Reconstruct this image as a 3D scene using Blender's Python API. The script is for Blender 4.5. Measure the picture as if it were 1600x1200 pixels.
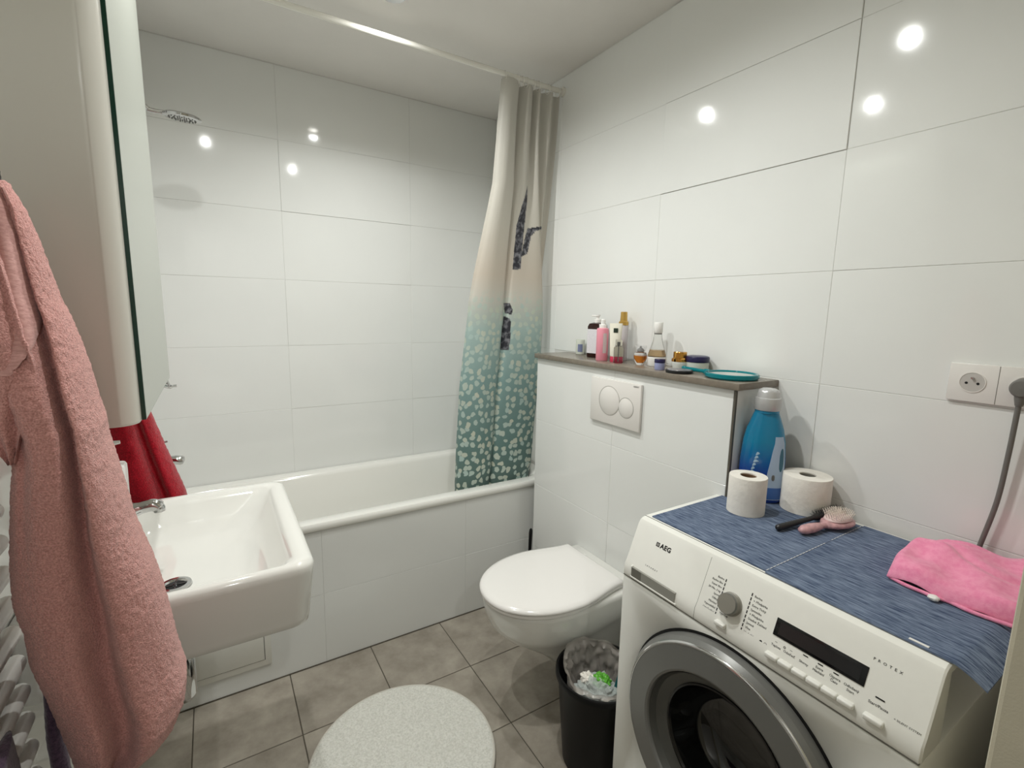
import bpy, bmesh, math, random
from mathutils import Vector, Matrix, noise
PI = math.pi
random.seed(7)
for o in list(bpy.data.objects): bpy.data.objects.remove(o)
sc = bpy.context.scene
COL = sc.collection
# ------------------------------------------------------------------ camera
h, yaw, pitch, roll, f = 1.3703, .5562, .1527, .0186, 754.34
cy_, sy_, cp_, sp_ = math.cos(yaw), math.sin(yaw), math.cos(pitch), math.sin(pitch)
FW = Vector((sy_*cp_, cy_*cp_, -sp_)); r0 = Vector((cy_, -sy_, 0)); u0 = r0.cross(FW)
RT = math.cos(roll)*r0+math.sin(roll)*u0; UP = -math.sin(roll)*r0+math.cos(roll)*u0
cam = bpy.data.cameras.new('camera'); camo = bpy.data.objects.new('camera', cam); COL.objects.link(camo)
cam.sensor_width = 36; cam.lens = f/1600*36; cam.clip_start = .01
m = Matrix((RT, UP, -FW)).transposed().to_4x4(); m.translation = (0, 0, h); camo.matrix_world = m
sc.camera = camo
# ------------------------------------------------------------------ world, exposure
w = bpy.data.worlds.new('world'); sc.world = w; w.use_nodes = True
w.node_tree.nodes['Background'].inputs[0].default_value = (.9, .93, 1, 1)
w.node_tree.nodes['Background'].inputs[1].default_value = .05
sc.view_settings.view_transform = 'Standard'; sc.view_settings.look = 'None'
sc.view_settings.gamma = 1; sc.view_settings.use_curve_mapping = False
sc.view_settings.exposure = -1.22
LAMP_W = 17.0
HALL = .9
# ------------------------------------------------------------------ materials
def nt(name):
    m = bpy.data.materials.new(name); m.use_nodes = True
    return m, m.node_tree, m.node_tree.nodes['Principled BSDF']
def srgb(c):
    return tuple((x/255/12.92 if x/255 < .04045 else ((x/255+.055)/1.055)**2.4) for x in c)+(1,)
def mat(name, c, rough=.5, metal=0, spec=.5, trans=0, ior=1.45, alpha=1, coat=0, sheen=0, sub=0):
    m, t, b = nt(name)
    b.inputs['Base Color'].default_value = srgb(c); b.inputs['Roughness'].default_value = rough
    b.inputs['Metallic'].default_value = metal; b.inputs['Specular IOR Level'].default_value = spec
    b.inputs['Transmission Weight'].default_value = trans; b.inputs['IOR'].default_value = ior
    b.inputs['Alpha'].default_value = alpha; b.inputs['Coat Weight'].default_value = coat
    b.inputs['Sheen Weight'].default_value = sheen
    return m
def noisy(m, scale=20, amt=.08, bump=0, bscale=200, coord='Object', stretch=(1, 1, 1), bdist=.001, detail=4):
    """colour variation around the base colour + fine relief"""
    t = m.node_tree; b = t.nodes['Principled BSDF']; N = t.nodes.new; L = t.links.new
    tc = N('ShaderNodeTexCoord'); mp = N('ShaderNodeMapping'); mp.inputs['Scale'].default_value = stretch
    L(tc.outputs[coord], mp.inputs[0])
    base = tuple(b.inputs['Base Color'].default_value)
    if amt:
        n = N('ShaderNodeTexNoise'); n.inputs['Scale'].default_value = scale; n.inputs['Detail'].default_value = detail
        L(mp.outputs[0], n.inputs['Vector'])
        r = N('ShaderNodeValToRGB'); L(n.outputs['Fac'], r.inputs[0])
        r.color_ramp.elements[0].position = .3; r.color_ramp.elements[1].position = .7
        r.color_ramp.elements[0].color = tuple(x*(1-amt) for x in base[:3])+(1,)
        r.color_ramp.elements[1].color = tuple(min(1, x*(1+amt)) for x in base[:3])+(1,)
        L(r.outputs[0], b.inputs['Base Color'])
    if bump:
        n2 = N('ShaderNodeTexNoise'); n2.inputs['Scale'].default_value = bscale; n2.inputs['Detail'].default_value = 3
        L(mp.outputs[0], n2.inputs['Vector'])
        bp = N('ShaderNodeBump'); bp.inputs['Strength'].default_value = bump; bp.inputs['Distance'].default_value = bdist
        L(n2.outputs['Fac'], bp.inputs['Height']); L(bp.outputs[0], b.inputs['Normal'])
    return m
M = {}
M['tile'] = noisy(mat('glazed_white_tile', (234, 235, 232), .075, spec=.5), 3, .012, .05, 40, stretch=(1, 1, 6), bdist=.0006)
M['grout'] = mat('pale_grout', (216, 215, 211), .9)
M['paint'] = noisy(mat('white_paint', (236, 233, 228), .55), 6, .02, .05, 60)
M['jamb'] = noisy(mat('cream_door_paint', (196, 189, 168), .45), 30, .03, .2, 500)
M['fgrout'] = mat('dark_floor_grout', (92, 86, 76), .95)
def floor_mat():
    m = mat('grey_stone_floor_tile', (128, 122, 112), .42, spec=.4)
    t = m.node_tree; b = t.nodes['Principled BSDF']; N = t.nodes.new; L = t.links.new
    tc = N('ShaderNodeTexCoord'); oi = N('ShaderNodeObjectInfo')
    ad = N('ShaderNodeVectorMath'); ad.operation = 'ADD'
    mu = N('ShaderNodeVectorMath'); mu.operation = 'SCALE'; mu.inputs['Scale'].default_value = 7
    cb = N('ShaderNodeCombineXYZ'); L(oi.outputs['Random'], cb.inputs[0]); L(oi.outputs['Random'], cb.inputs[1])
    L(cb.outputs[0], mu.inputs[0]); L(tc.outputs['Object'], ad.inputs[0]); L(mu.outputs[0], ad.inputs[1])
    n = N('ShaderNodeTexNoise'); n.inputs['Scale'].default_value = 9; n.inputs['Detail'].default_value = 7; n.inputs['Roughness'].default_value = .62
    L(ad.outputs[0], n.inputs['Vector'])
    r = N('ShaderNodeValToRGB'); L(n.outputs['Fac'], r.inputs[0])
    r.color_ramp.elements[0].position = .3; r.color_ramp.elements[0].color = srgb((138, 130, 118))
    r.color_ramp.elements[1].position = .75; r.color_ramp.elements[1].color = srgb((180, 172, 159))
    hs = N('ShaderNodeHueSaturation'); mr = N('ShaderNodeMapRange'); mr.inputs[3].default_value = .92; mr.inputs[4].default_value = 1.08
    L(oi.outputs['Random'], mr.inputs[0]); L(mr.outputs[0], hs.inputs['Value']); L(r.outputs[0], hs.inputs['Color'])
    L(hs.outputs[0], b.inputs['Base Color'])
    return m
M['floor'] = floor_mat()
M['enamel'] = mat('white_enamel', (238, 237, 231), .12, coat=.3)
M['ceramic'] = noisy(mat('white_glazed_ceramic', (228, 227, 221), .07, coat=.5), 6, .01)
M['seat'] = mat('white_toilet_seat_plastic', (240, 237, 233), .16)
M['chrome'] = mat('chrome', (205, 205, 205), .08, metal=1)
M['dchrome'] = mat('dark_steel', (90, 90, 92), .25, metal=1)
M['mirror'] = mat('mirror_silver', (226, 232, 226), .0, metal=1)
M['mirrortone'] = mat('grey_mirror_reflection', (182, 185, 176), .3)  # even grey stands in for the wall reflected in the mirror door
M['gedge'] = mat('green_glass_edge', (26, 62, 50), .1)
M['cabinet'] = mat('cream_gloss_cabinet', (219, 216, 206), .22)
M['radiator'] = mat('white_radiator_enamel', (233, 231, 224), .3)
M['rod'] = mat('white_coated_rod', (236, 234, 226), .2)
M['slab'] = noisy(mat('grey_brown_stone_slab', (128, 119, 107), .25), 60, .1, 0)
M['slabtrim'] = mat('dark_grey_metal_trim', (96, 92, 84), .35, metal=.4)
M['wplastic'] = noisy(mat('white_appliance_plastic', (236, 235, 228), .3), 40, .01)
M['wbody'] = mat('white_appliance_steel', (236, 236, 230), .25)
M['plate'] = mat('white_plate_plastic', (232, 228, 223), .25)
M['platering'] = mat('grey_button_gap', (176, 172, 166), .35)
M['black'] = mat('black_print', (22, 22, 24), .4)
M['grey'] = mat('grey_print', (110, 108, 105), .5)
M['ink'] = mat('dark_grey_print', (78, 77, 76), .5)
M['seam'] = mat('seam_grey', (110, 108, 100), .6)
M['bezel'] = mat('silver_grey_plastic', (120, 120, 117), .32, metal=.35)
M['bezel2'] = mat('dark_grey_plastic', (84, 84, 80), .4, metal=.2)
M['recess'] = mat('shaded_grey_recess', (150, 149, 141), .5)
M['knob'] = mat('warm_grey_knob', (140, 137, 128), .4, metal=.15)
M['darkglass'] = mat('dark_door_glass', (14, 15, 14), .05, coat=.5)
M['display'] = mat('black_display', (12, 12, 13), .12)
M['lcd'] = mat('lcd_grey', (36, 37, 38), .2)
M['binblack'] = mat('black_bin_plastic', (12, 12, 13), .45, spec=.3)
M['dark'] = mat('dark_hole', (14, 14, 14), .6)
def bag():
    m, t, b = nt('clear_plastic_film'); N = t.nodes.new; L = t.links.new
    b.inputs['Base Color'].default_value = srgb((196, 188, 180)); b.inputs['Roughness'].default_value = .2
    b.inputs['Alpha'].default_value = .5
    return m
M['bag'] = bag()
M['film'] = mat('crinkly_clear_film', (215, 222, 218), .12, alpha=.55)
M['green'] = mat('green_wrapper', (98, 178, 58), .4)
M['teal'] = mat('teal_card', (14, 96, 100), .45)
M['white'] = mat('plain_white', (238, 236, 232), .4)
M['rug'] = None
def cloth(name, c, c2, scale, bump, bs, bd=.002, sheen=.3, rough=.95, stretch=(1, 1, 1)):
    m = mat(name, c, rough, spec=.1, sheen=sheen)
    t = m.node_tree; b = t.nodes['Principled BSDF']; N = t.nodes.new; L = t.links.new
    tc = N('ShaderNodeTexCoord'); mp = N('ShaderNodeMapping'); mp.inputs['Scale'].default_value = stretch; L(tc.outputs['Object'], mp.inputs[0])
    n = N('ShaderNodeTexNoise'); n.inputs['Scale'].default_value = scale; n.inputs['Detail'].default_value = 4; n.inputs['Roughness'].default_value = .65
    L(mp.outputs[0], n.inputs['Vector'])
    r = N('ShaderNodeValToRGB'); L(n.outputs['Fac'], r.inputs[0]); r.color_ramp.elements[0].position = .35; r.color_ramp.elements[1].position = .62
    r.color_ramp.elements[0].color = srgb(c2); r.color_ramp.elements[1].color = srgb(c)
    L(r.outputs[0], b.inputs['Base Color'])
    n2 = N('ShaderNodeTexNoise'); n2.inputs['Scale'].default_value = bs; n2.inputs['Detail'].default_value = 3; L(mp.outputs[0], n2.inputs['Vector'])
    bp = N('ShaderNodeBump'); bp.inputs['Strength'].default_value = bump; bp.inputs['Distance'].default_value = bd
    L(n2.outputs['Fac'], bp.inputs['Height']); L(bp.outputs[0], b.inputs['Normal'])
    return m
M['pinktowel'] = cloth('pink_terry', (226, 168, 160), (184, 126, 118), 520, .8, 560, .003)
M['hem'] = cloth('pink_woven_band', (214, 165, 158), (190, 140, 134), 120, .4, 300, .001, stretch=(1, 1, 3))
M['redtowel'] = cloth('red_terry', (186, 20, 40), (138, 8, 26), 300, .8, 420, .003)
M['purple'] = cloth('purple_cloth', (92, 72, 92), (66, 50, 68), 200, .5, 300)
M['pinkcloth'] = cloth('bright_pink_cloth', (246, 158, 188), (238, 138, 174), 90, .4, 400, .001)
M['rug'] = cloth('off_white_pile', (238, 237, 229), (214, 213, 203), 160, .9, 260, .004)
M['matblue'] = cloth('blue_woven_mat', (124, 138, 160), (46, 62, 92), 62, .5, 220, .001, sheen=.1, stretch=(4.2, .35, 1))
M['stitch'] = mat('white_stitching', (200, 202, 206), .8)
M['paper'] = noisy(mat('white_tissue_paper', (238, 233, 224), .9, spec=.1), 60, .03, .5, 90, bdist=.002)
M['card'] = mat('brown_cardboard', (120, 92, 68), .8)
M['cable'] = mat('grey_cable', (112, 110, 106), .45)
# ------------------------------------------------------------------ mesh helpers
def tag(o, label=None, cat=None, group=None, kind=None):
    if label: o['label'] = label
    if cat: o['category'] = cat
    if group: o['group'] = group
    if kind: o['kind'] = kind
    return o
def thing(name, loc, label, cat, group=None):
    o = bpy.data.objects.new(name, None); COL.objects.link(o); o.location = loc; o.empty_display_size = .05
    return tag(o, label, cat, group)
def setp(o, p):
    if p is None: return
    o.parent = p
    if p.type == 'EMPTY' or p.location.length > 0:
        o.matrix_parent_inverse = Matrix.Translation(p.location).inverted()
def obj(name, g, mt, parent=None, smooth=True, ang=35, center=True):
    vs, fs = g
    me = bpy.data.meshes.new(name)
    vs = [Vector(v) for v in vs]; loc = Vector((0, 0, 0))
    if parent is None and center:
        lo = [min(v[i] for v in vs) for i in range(3)]; hi = [max(v[i] for v in vs) for i in range(3)]
        loc = Vector(((lo[0]+hi[0])/2, (lo[1]+hi[1])/2, lo[2])); vs = [v-loc for v in vs]
    me.from_pydata(vs, [], fs)
    bm = bmesh.new(); bm.from_mesh(me); bmesh.ops.recalc_face_normals(bm, faces=bm.faces); bm.to_mesh(me); bm.free()
    if smooth:
        me.polygons.foreach_set('use_smooth', [True]*len(me.polygons)); me.set_sharp_from_angle(angle=math.radians(ang))
    me.materials.append(M[mt] if isinstance(mt, str) else mt)
    o = bpy.data.objects.new(name, me); COL.objects.link(o); o.location = loc
    setp(o, parent)
    return o
def join(*gs):
    V, F = [], []
    for vs, fs in gs:
        k = len(V); V += [Vector(v) for v in vs]; F += [[i+k for i in q] for q in fs]
    return V, F
def xf(g, mtx): return [mtx @ Vector(v) for v in g[0]], g[1]
def box(x0, x1, y0, y1, z0, z1, bev=0, seg=2):
    bm = bmesh.new(); bmesh.ops.create_cube(bm, size=1)
    for v in bm.verts: v.co = Vector(((x0+x1)/2+v.co.x*(x1-x0), (y0+y1)/2+v.co.y*(y1-y0), (z0+z1)/2+v.co.z*(z1-z0)))
    if bev: bmesh.ops.bevel(bm, geom=list(bm.edges), offset=bev, segments=seg, profile=.5, affect='EDGES')
    bm.verts.index_update(); r = [v.co.copy() for v in bm.verts], [[v.index for v in q.verts] for q in bm.faces]; bm.free(); return r
def loft(rings, cap0=True, cap1=True, closed=True):
    n = len(rings[0]); V = [Vector(p) for r in rings for p in r]; F = []
    for i in range(len(rings)-1):
        for j in range(n if closed else n-1):
            k = (j+1) % n; F.append([i*n+j, i*n+k, (i+1)*n+k, (i+1)*n+j])
    if cap0: F.append(list(range(n))[::-1])
    if cap1: F.append([(len(rings)-1)*n+j for j in range(n)])
    return V, F
def rrect(cx, cy, hx, hy, r, z, n=8):
    P = []
    for q, (sx, sy) in enumerate(((1, 1), (-1, 1), (-1, -1), (1, -1))):
        for i in range(n+1):
            a = q*PI/2+i/n*PI/2
            P.append(Vector((cx+sx*(hx-r)+r*math.cos(a), cy+sy*(hy-r)+r*math.sin(a), z)))
    return P
def circ(cx, cy, r, z, n=32, ry=None): return [Vector((cx+r*math.cos(2*PI*i/n), cy+(ry or r)*math.sin(2*PI*i/n), z)) for i in range(n)]
def lathe(prof, c=(0, 0, 0), n=32, cap0=True, cap1=True):
    return loft([circ(c[0], c[1], max(r, 1e-5), c[2]+z, n) for r, z in prof], cap0, cap1)
def axis(p, d):
    """matrix that takes local z to direction d at p"""
    return Matrix.Translation(p) @ Vector((0, 0, 1)).rotation_difference(Vector(d)).to_matrix().to_4x4()
def tube(pts, r, n=12, caps=True, closed=False):
    P = [Vector(p) for p in pts]; rr = r if isinstance(r, (list, tuple)) else [r]*len(P); rings = []
    t = (P[1]-P[0]).normalized(); a = t.orthogonal().normalized()
    for i, p in enumerate(P):
        if closed: t2 = (P[(i+1) % len(P)]-P[i-1]).normalized()
        else: t2 = (P[min(i+1, len(P)-1)]-P[max(i-1, 0)]).normalized()
        a = (t.rotation_difference(t2) @ a); a = (a-t2*a.dot(t2)).normalized(); t = t2; b = t.cross(a)
        rings.append([p+rr[i]*(a*math.cos(2*PI*k/n)+b*math.sin(2*PI*k/n)) for k in range(n)])
    if closed: rings.append(rings[0]); return loft(rings, False, False)
    return loft(rings, caps, caps)
def smoothpath(pts, k=8):
    P = [Vector(p) for p in pts]; P = [2*P[0]-P[1]]+P+[2*P[-1]-P[-2]]; out = []
    for i in range(1, len(P)-2):
        for j in range(k):
            t = j/k; a, b, c, d = P[i-1:i+3]
            out.append(.5*((2*b)+(c-a)*t+(2*a-5*b+4*c-d)*t*t+(3*b-a-3*c+d)*t**3))
    return out+[P[-2]]
def prism(poly, z0, z1):
    n = len(poly); return loft([[Vector((p[0], p[1], z)) for p in poly] for z in (z0, z1)])
def frame(o, right, up):
    r, u = Vector(right).normalized(), Vector(up).normalized(); n = r.cross(u)
    m = Matrix((r, u, n)).transposed().to_4x4(); m.translation = o; return m
def text(s, size, mtx, mt, parent, name='lettering', align='LEFT', depth=.0002, space=1, bold=0):
    cu = bpy.data.curves.new(name, 'FONT'); cu.body = s; cu.size = size; cu.align_x = align; cu.extrude = depth; cu.space_character = space; cu.resolution_u = 2
    cu.offset = bold
    t = bpy.data.objects.new('t', cu); COL.objects.link(t); dg = bpy.context.evaluated_depsgraph_get()
    me = bpy.data.meshes.new_from_object(t.evaluated_get(dg)); bpy.data.objects.remove(t); bpy.data.curves.remove(cu)
    me.name = name; me.transform(mtx); me.materials.clear(); me.materials.append(M[mt])
    o = bpy.data.objects.new(name, me); COL.objects.link(o); setp(o, parent); return o
def terry(g, amp, sc_):
    """push the vertices along their normals by noise (pile and small dents)"""
    vs, fs = g; me = bpy.data.meshes.new('t'); me.from_pydata(vs, [], fs); me.update()
    out = [v.co+v.normal*(amp*noise.noise(v.co*sc_)+amp*.6*noise.noise(v.co*sc_*.33)) for v in me.vertices]
    bpy.data.meshes.remove(me); return out, fs
# ------------------------------------------------------------------ the setting
XL, XR, YB, YA, ZC = -.306, 1.394, 2.457, 1.81, 2.392
XBX, Y1, Y2 = 1.2166, 1.747, .788
Z0 = [-.014+.3*k for k in range(9)]
TH = .008
_tm = {}
def tilemesh(a, b, mt, key):
    k = (round(a, 4), round(b, 4), key)
    if k not in _tm:
        e = .0009; me = bpy.data.meshes.new(key)
        vs = [(-a/2+i, -b/2+i, z) if q == 0 else (a/2-i, -b/2+i, z) if q == 1 else (a/2-i, b/2-i, z) if q == 2 else (-a/2+i, b/2-i, z)
              for z, i in ((-TH, 0), (-e, 0), (0, e)) for q in range(4)]
        fs = [[8, 9, 10, 11]]+[[r*4+j, r*4+(j+1) % 4, r*4+4+(j+1) % 4, r*4+4+j] for r in (0, 1) for j in range(4)]
        me.from_pydata(vs, [], fs); me.materials.append(M[mt]); _tm[k] = me
    return _tm[k]
def tile(parent, orient, u0, u1, v0, v1, d, mt='tile', gap=.0007, dn=0, tilt=(0, 0)):
    """orient: which way the face looks (-y, -x, +x, +z)"""
    me = tilemesh(u1-u0-gap, v1-v0-gap, mt, 'tile'); o = bpy.data.objects.new('tile', me); COL.objects.link(o)
    u, v = (u0+u1)/2, (v0+v1)/2
    if orient == '-y': R = frame((u, d-dn, v), (1, 0, 0), (0, 0, 1))
    elif orient == '-x': R = frame((d-dn, u, v), (0, -1, 0), (0, 0, 1))
    elif orient == '+x': R = frame((d+dn, u, v), (0, 1, 0), (0, 0, 1))
    else: R = frame((u, v, d+dn), (1, 0, 0), (0, 1, 0))
    o.matrix_world = R @ Matrix.Rotation(tilt[0], 4, 'X') @ Matrix.Rotation(tilt[1], 4, 'Y')
    setp(o, parent); return o
G = .0014   # how far the grout lies behind the tile face
rnd = random.Random(3)
def lip(): return rnd.uniform(-.0003, .0003)
def tl(): return (rnd.gauss(0, .0012), rnd.gauss(0, .0012))
def struct(name, g, mt, label): return tag(obj(name, g, mt, smooth=False, center=False), label, None, None, 'structure')
floor = struct('floor', box(XL-.1, XR+.1, -1.4, YB+.1, -.1, -.002), 'fgrout', 'grey stone-look square floor tiles with thin dark joints')
fs_ = .302; xs = [XL]+[-.1354+fs_*k for k in range(6)]+[XR]; ys = [YA-.001-fs_*k for k in range(7)]
for i in range(len(xs)-1):
    for j in range(len(ys)-1):
        tile(floor, '+z', xs[i], xs[i+1], ys[j+1], ys[j], 0, 'floor', .0035, tilt=(rnd.gauss(0, .0008), rnd.gauss(0, .0008)))
struct('ceiling', box(XL-.1, XR+.1, -1.4, YB+.1, ZC, ZC+.1), 'paint', 'white painted flat ceiling with recessed spotlights')
wb = struct('wall_back', box(XL-.1, XR+.1, YB+G, YB+.1, 0, ZC), 'grout', 'glossy white tiled wall behind the bathtub')
xc = [XL+.003, .2987, .8987, XR]; zr_ = [.56]+Z0[3:8]+[ZC-.004]
for i in range(3):
    for j in range(len(zr_)-1):
        dn = .0016 if (i == 1 and j == 4) else lip()
        tile(wb, '-y', xc[i], xc[i+1], zr_[j], zr_[j+1], YB, dn=dn, tilt=tl())
wr = struct('wall_right', box(XR+G, XR+.1, -.02, YB, 0, ZC), 'grout', 'glossy white tiled wall behind the toilet and washing machine')
yc = [.1, .661, 1.261, 1.861, YB]; zz = [0.002]+Z0[1:8]+[ZC-.004]
for i in range(4):
    for j in range(8):
        if (i == 2 and j < 4) or (i == 3 and j < 2): continue
        dn = .003 if (i == 1 and j >= 6) else lip()
        tile(wr, '-x', yc[i], yc[i+1], zz[j], zz[j+1], XR, dn=dn, tilt=(-.0016, .0012) if dn == .003 else tl())
wl = struct('wall_left', box(XL-.1, XL-G, -.02, YB, 0, ZC), 'grout', 'white tiled wall carrying the basin, cabinet and towel radiator')
for i in range(4):
    for j in range(8):
        if i == 3 and j < 2: continue
        tile(wl, '+x', yc[i], yc[i+1], zz[j], zz[j+1], XL, dn=lip(), tilt=tl())
struct('wall_front', join(box(.605, XR+.1, -.02, .1, 0, ZC, .004), box(XL-.1, -.26, -.02, .1, 0, ZC, .004), box(-.26, .605, -.02, .1, 2.06, ZC)), 'jamb', 'cream painted doorway edge at the right margin')
struct('wall_hall', join(box(XL-.2, XL-.1, -1.4, -.02, 0, ZC), box(XR+.1, XR+.2, -1.4, -.02, 0, ZC), box(XL-.2, XR+.2, -1.5, -1.4, 0, ZC)), 'paint', 'plain hallway wall behind the doorway')
# half-height cistern wall
wc = struct('wall_cistern', box(XBX+G, XR-.0005, Y2+.003, Y1, 0, 1.163), 'grout', 'half-height white tiled cistern wall behind the toilet')
for y0, y1 in ((Y2+.006, 1.261), (1.261, Y1)):
    for z0, z1 in zip([.002]+Z0[1:4], Z0[1:4]+[1.162]):
        tile(wc, '-x', y0, y1, z0, z1, XBX, dn=lip(), tilt=(0, 0))
tag(obj('trim_1', box(XBX-.001, XBX+.008, Y2-.001, Y2+.006, .001, 1.163, .0015), 'slabtrim', center=False), 'dark grey metal corner trim of the cistern wall', kind='structure')
tile_side = tilemesh(.165, 1.16, 'tile', 'tile')
o = bpy.data.objects.new('tile', tile_side); COL.objects.link(o); o.matrix_world = frame((XBX+.009+.0825, Y2-.0005, .581), (1, 0, 0), (0, 0, 1)); setp(o, wc)
# tub apron
wa = struct('wall_apron', box(XL, XR, YA+G, YA+.03, 0, .543), 'grout', 'white tiled apron under the bathtub rim')
for i in range(3):
    for z0, z1 in ((.002, .286), (.286, .543)):
        tile(wa, '-y', xc[i], xc[i+1], z0, z1, YA, dn=lip()*.5)
obj('access_panel', join(box(-.16, .11, YA-.006, YA-.0005, .075, .30, .002), box(-.135, .087, YA-.0085, YA-.005, .1, .28, .001)), 'wplastic', wa)
obj('panel_gap', join(box(-.137, .089, YA-.0066, YA-.0055, .098, .101), box(.087, .0895, YA-.0066, YA-.0055, .098, .28)), 'seam', wa)
tag(obj('trim_2', box(XL, XBX, YA-.004, YA-.0003, .0002, .0035), 'fgrout', center=False, smooth=False), 'dark sealing joint between apron and floor', kind='structure')
# ------------------------------------------------------------------ spotlights
SPOTS = [((.06, -.96), 'recessed ceiling spotlight in the hallway outside the doorway'), ((.58, 1.72), 'recessed ceiling spotlight above the toilet side of the tub edge'), ((.58, .88), 'recessed ceiling spotlight above the middle of the floor'), ((.045, 1.21), 'recessed ceiling spotlight above the washbasin')]
def emit(name, c, s):
    m, t, b = nt(name); b.inputs['Base Color'].default_value = (1, 1, 1, 1); b.inputs['Emission Color'].default_value = c; b.inputs['Emission Strength'].default_value = s; return m
M['lamp'] = emit('lamp_glow', (1, .97, .9, 1), 60)
for (x, y), lab in SPOTS:
    t = thing('ceiling_spotlight', (x, y, ZC-.006), lab, 'spotlight', 'recessed ceiling spotlights')
    obj('bezel', lathe([(.026, 0), (.041, -.003), (.043, -.001), (.043, .004)], (x, y, ZC-.003), 32, False, False), 'chrome', t)
    obj('bulb', lathe([(.0255, -.0005), (.012, -.0015), (.0, -.002)], (x, y, ZC-.001), 24, False, False), 'lamp', t)
    l = bpy.data.lights.new('spot_lamp', 'SPOT'); l.energy = LAMP_W*(4 if y > 0 else HALL*4); l.color = (.985, 1, .975); l.shadow_soft_size = .02; l.spot_size = math.radians(167); l.spot_blend = .95
    lo = bpy.data.objects.new('spot_lamp', l); COL.objects.link(lo); lo.location = (x, y, ZC-.03); setp(lo, t)
# ------------------------------------------------------------------ bathtub
cx, cy, hx, hy = (XL+XR)/2, (YA-.01+YB)/2, (XR-XL)/2-.001, (YB-YA+.01)/2-.001
rg = [rrect(cx, cy, hx-.004, hy-.004, .006, .545), rrect(cx, cy, hx, hy, .008, .549), rrect(cx, cy, hx, hy, .008, .568), rrect(cx, cy, hx-.005, hy-.005, .01, .575),
      rrect(cx, cy, hx-.052, hy-.052, .07, .576), rrect(cx, cy, hx-.064, hy-.062, .08, .57), rrect(cx, cy, hx-.072, hy-.07, .09, .555),
      rrect(cx, cy, hx-.10, hy-.085, .12, .40), rrect(cx, cy, hx-.15, hy-.11, .14, .25), rrect(cx, cy, hx-.2, hy-.15, .14, .18), rrect(cx, cy, hx-.3, hy-.22, .08, .165)]
tag(obj('bathtub', loft(rg, False, True), 'enamel', ang=50), 'white enamel bathtub along the back wall, set in a tiled apron', 'bathtub')
# ------------------------------------------------------------------ curtain rod, rings, curtain
RY, RZ = 1.857, 2.327
cr = thing('curtain_rod', (XR, RY, RZ), 'white curtain rod running under the ceiling above the tub edge', 'curtain rod')
obj('rod', tube([(XL+.001, RY, RZ), (XR-.001, RY, RZ)], .0105, 16), 'rod', cr)
for x in (XL+.006, XR-.006): obj('wall_flange', xf(lathe([(.02, -.006), (.02, .004), (.013, .006)], n=20), axis((x, RY, RZ), (1 if x < 0 else -1, 0, 0))), 'rod', cr)
CT = [(0, .0), (.03, -.03), (.14, -.034), (.27, -.012), (.30, .012), (.33, .022), (.37, .0), (.42, -.024), (.5, -.012), (.55, .018), (.62, -.02), (.7, .018), (.82, -.02), (.92, .015), (1, .0)]
CB = [(0, .02), (.02, -.012), (.2, -.026), (.38, -.016), (.43, .012), (.36, .03), (.37, .045), (.43, .012), (.50, -.016), (.72, -.028), (.93, -.016), (.985, .012), (.92, .04), (.95, .06), (1, .06)]
def lerp(a, b, t): return a+(b-a)*t
def prof(tab, z):
    if z >= tab[0][0]: return tab[0][1:]
    for (za, *a), (zb, *b) in zip(tab, tab[1:]):
        if z >= zb:
            t = (z-za)/(zb-za); return [lerp(p, q, t) for p, q in zip(a, b)]
    return tab[-1][1:]
ZT, ZB_ = 2.312, .44
CW = [(2.32, 1.085, 1.385), (1.9, 1.055, 1.375), (1.405, .965, 1.362), (1.0, .925, 1.35), (.62, .91, 1.325), (.58, .906, 1.312), (.40, .906, 1.305)]
NU, NV = 260, 440
rings = []
for iv in range(NV+1):
    z = lerp(ZT, ZB_, iv/NV); s = min(1, max(0, (2.25-z)/1.0)); s = s*s*(3-2*s)
    xl, xr = prof(CW, z); yo = 1.872+.052*min(1, max(0, (2.3-z)/1.5))
    ctl = [(xl+(xr-xl)*lerp(a[0], b[0], s), yo+lerp(a[1], b[1], s), z) for a, b in zip(CT, CB)]
    p = smoothpath(ctl, 22); n = len(p)
    rings.append([p[min(n-1, round(j*(n-1)/NU))]+Vector((.004*noise.noise(Vector((j*.04, z*3, 0))), .006*noise.noise(Vector((j*.046, z*2.2, 5))), 0)) for j in range(NU+1)])
cur = obj('shower_curtain', loft(rings, False, False, closed=False), 'white', ang=80)
me = cur.data; uvl = me.uv_layers.new(name='UVMap')
arc = [[0] for _ in rings]
mid = rings[NV//2]; S = [0]
for a, b in zip(mid, mid[1:]): S.append(S[-1]+(b-a).length)
for l in me.loops:
    iv, j = divmod(l.vertex_index, NU+1); uvl.data[l.index].uv = (S[j], rings[iv][j].z)
BIRD = [[(1.233, 1.92), (1.199, 1.823), (1.178, 1.74), (1.171, 1.631), (1.166, 1.549), (1.206, 1.551), (1.211, 1.634), (1.221, 1.744), (1.235, 1.854)],
        [(1.239, 1.733), (1.332, 1.753), (1.333, 1.742), (1.28, 1.725), (1.257, 1.699), (1.242, 1.623), (1.208, 1.607), (1.214, 1.648)],
        [(1.136, 1.401), (1.156, 1.398), (1.17, 1.371), (1.164, 1.348), (1.14, 1.353)], [(1.137, 1.342), (1.161, 1.325), (1.16, 1.245), (1.154, 1.188), (1.124, 1.186), (1.129, 1.268)]]
def inside(x, y, P):
    c = False
    for (xa, ya), (xb, yb) in zip(P, P[1:]+P[:1]):
        if (ya > y) != (yb > y) and x < (xb-xa)*(y-ya)/(yb-ya)+xa: c = not c
    return c
ca = me.color_attributes.new('print', 'FLOAT_COLOR', 'POINT')
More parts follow.
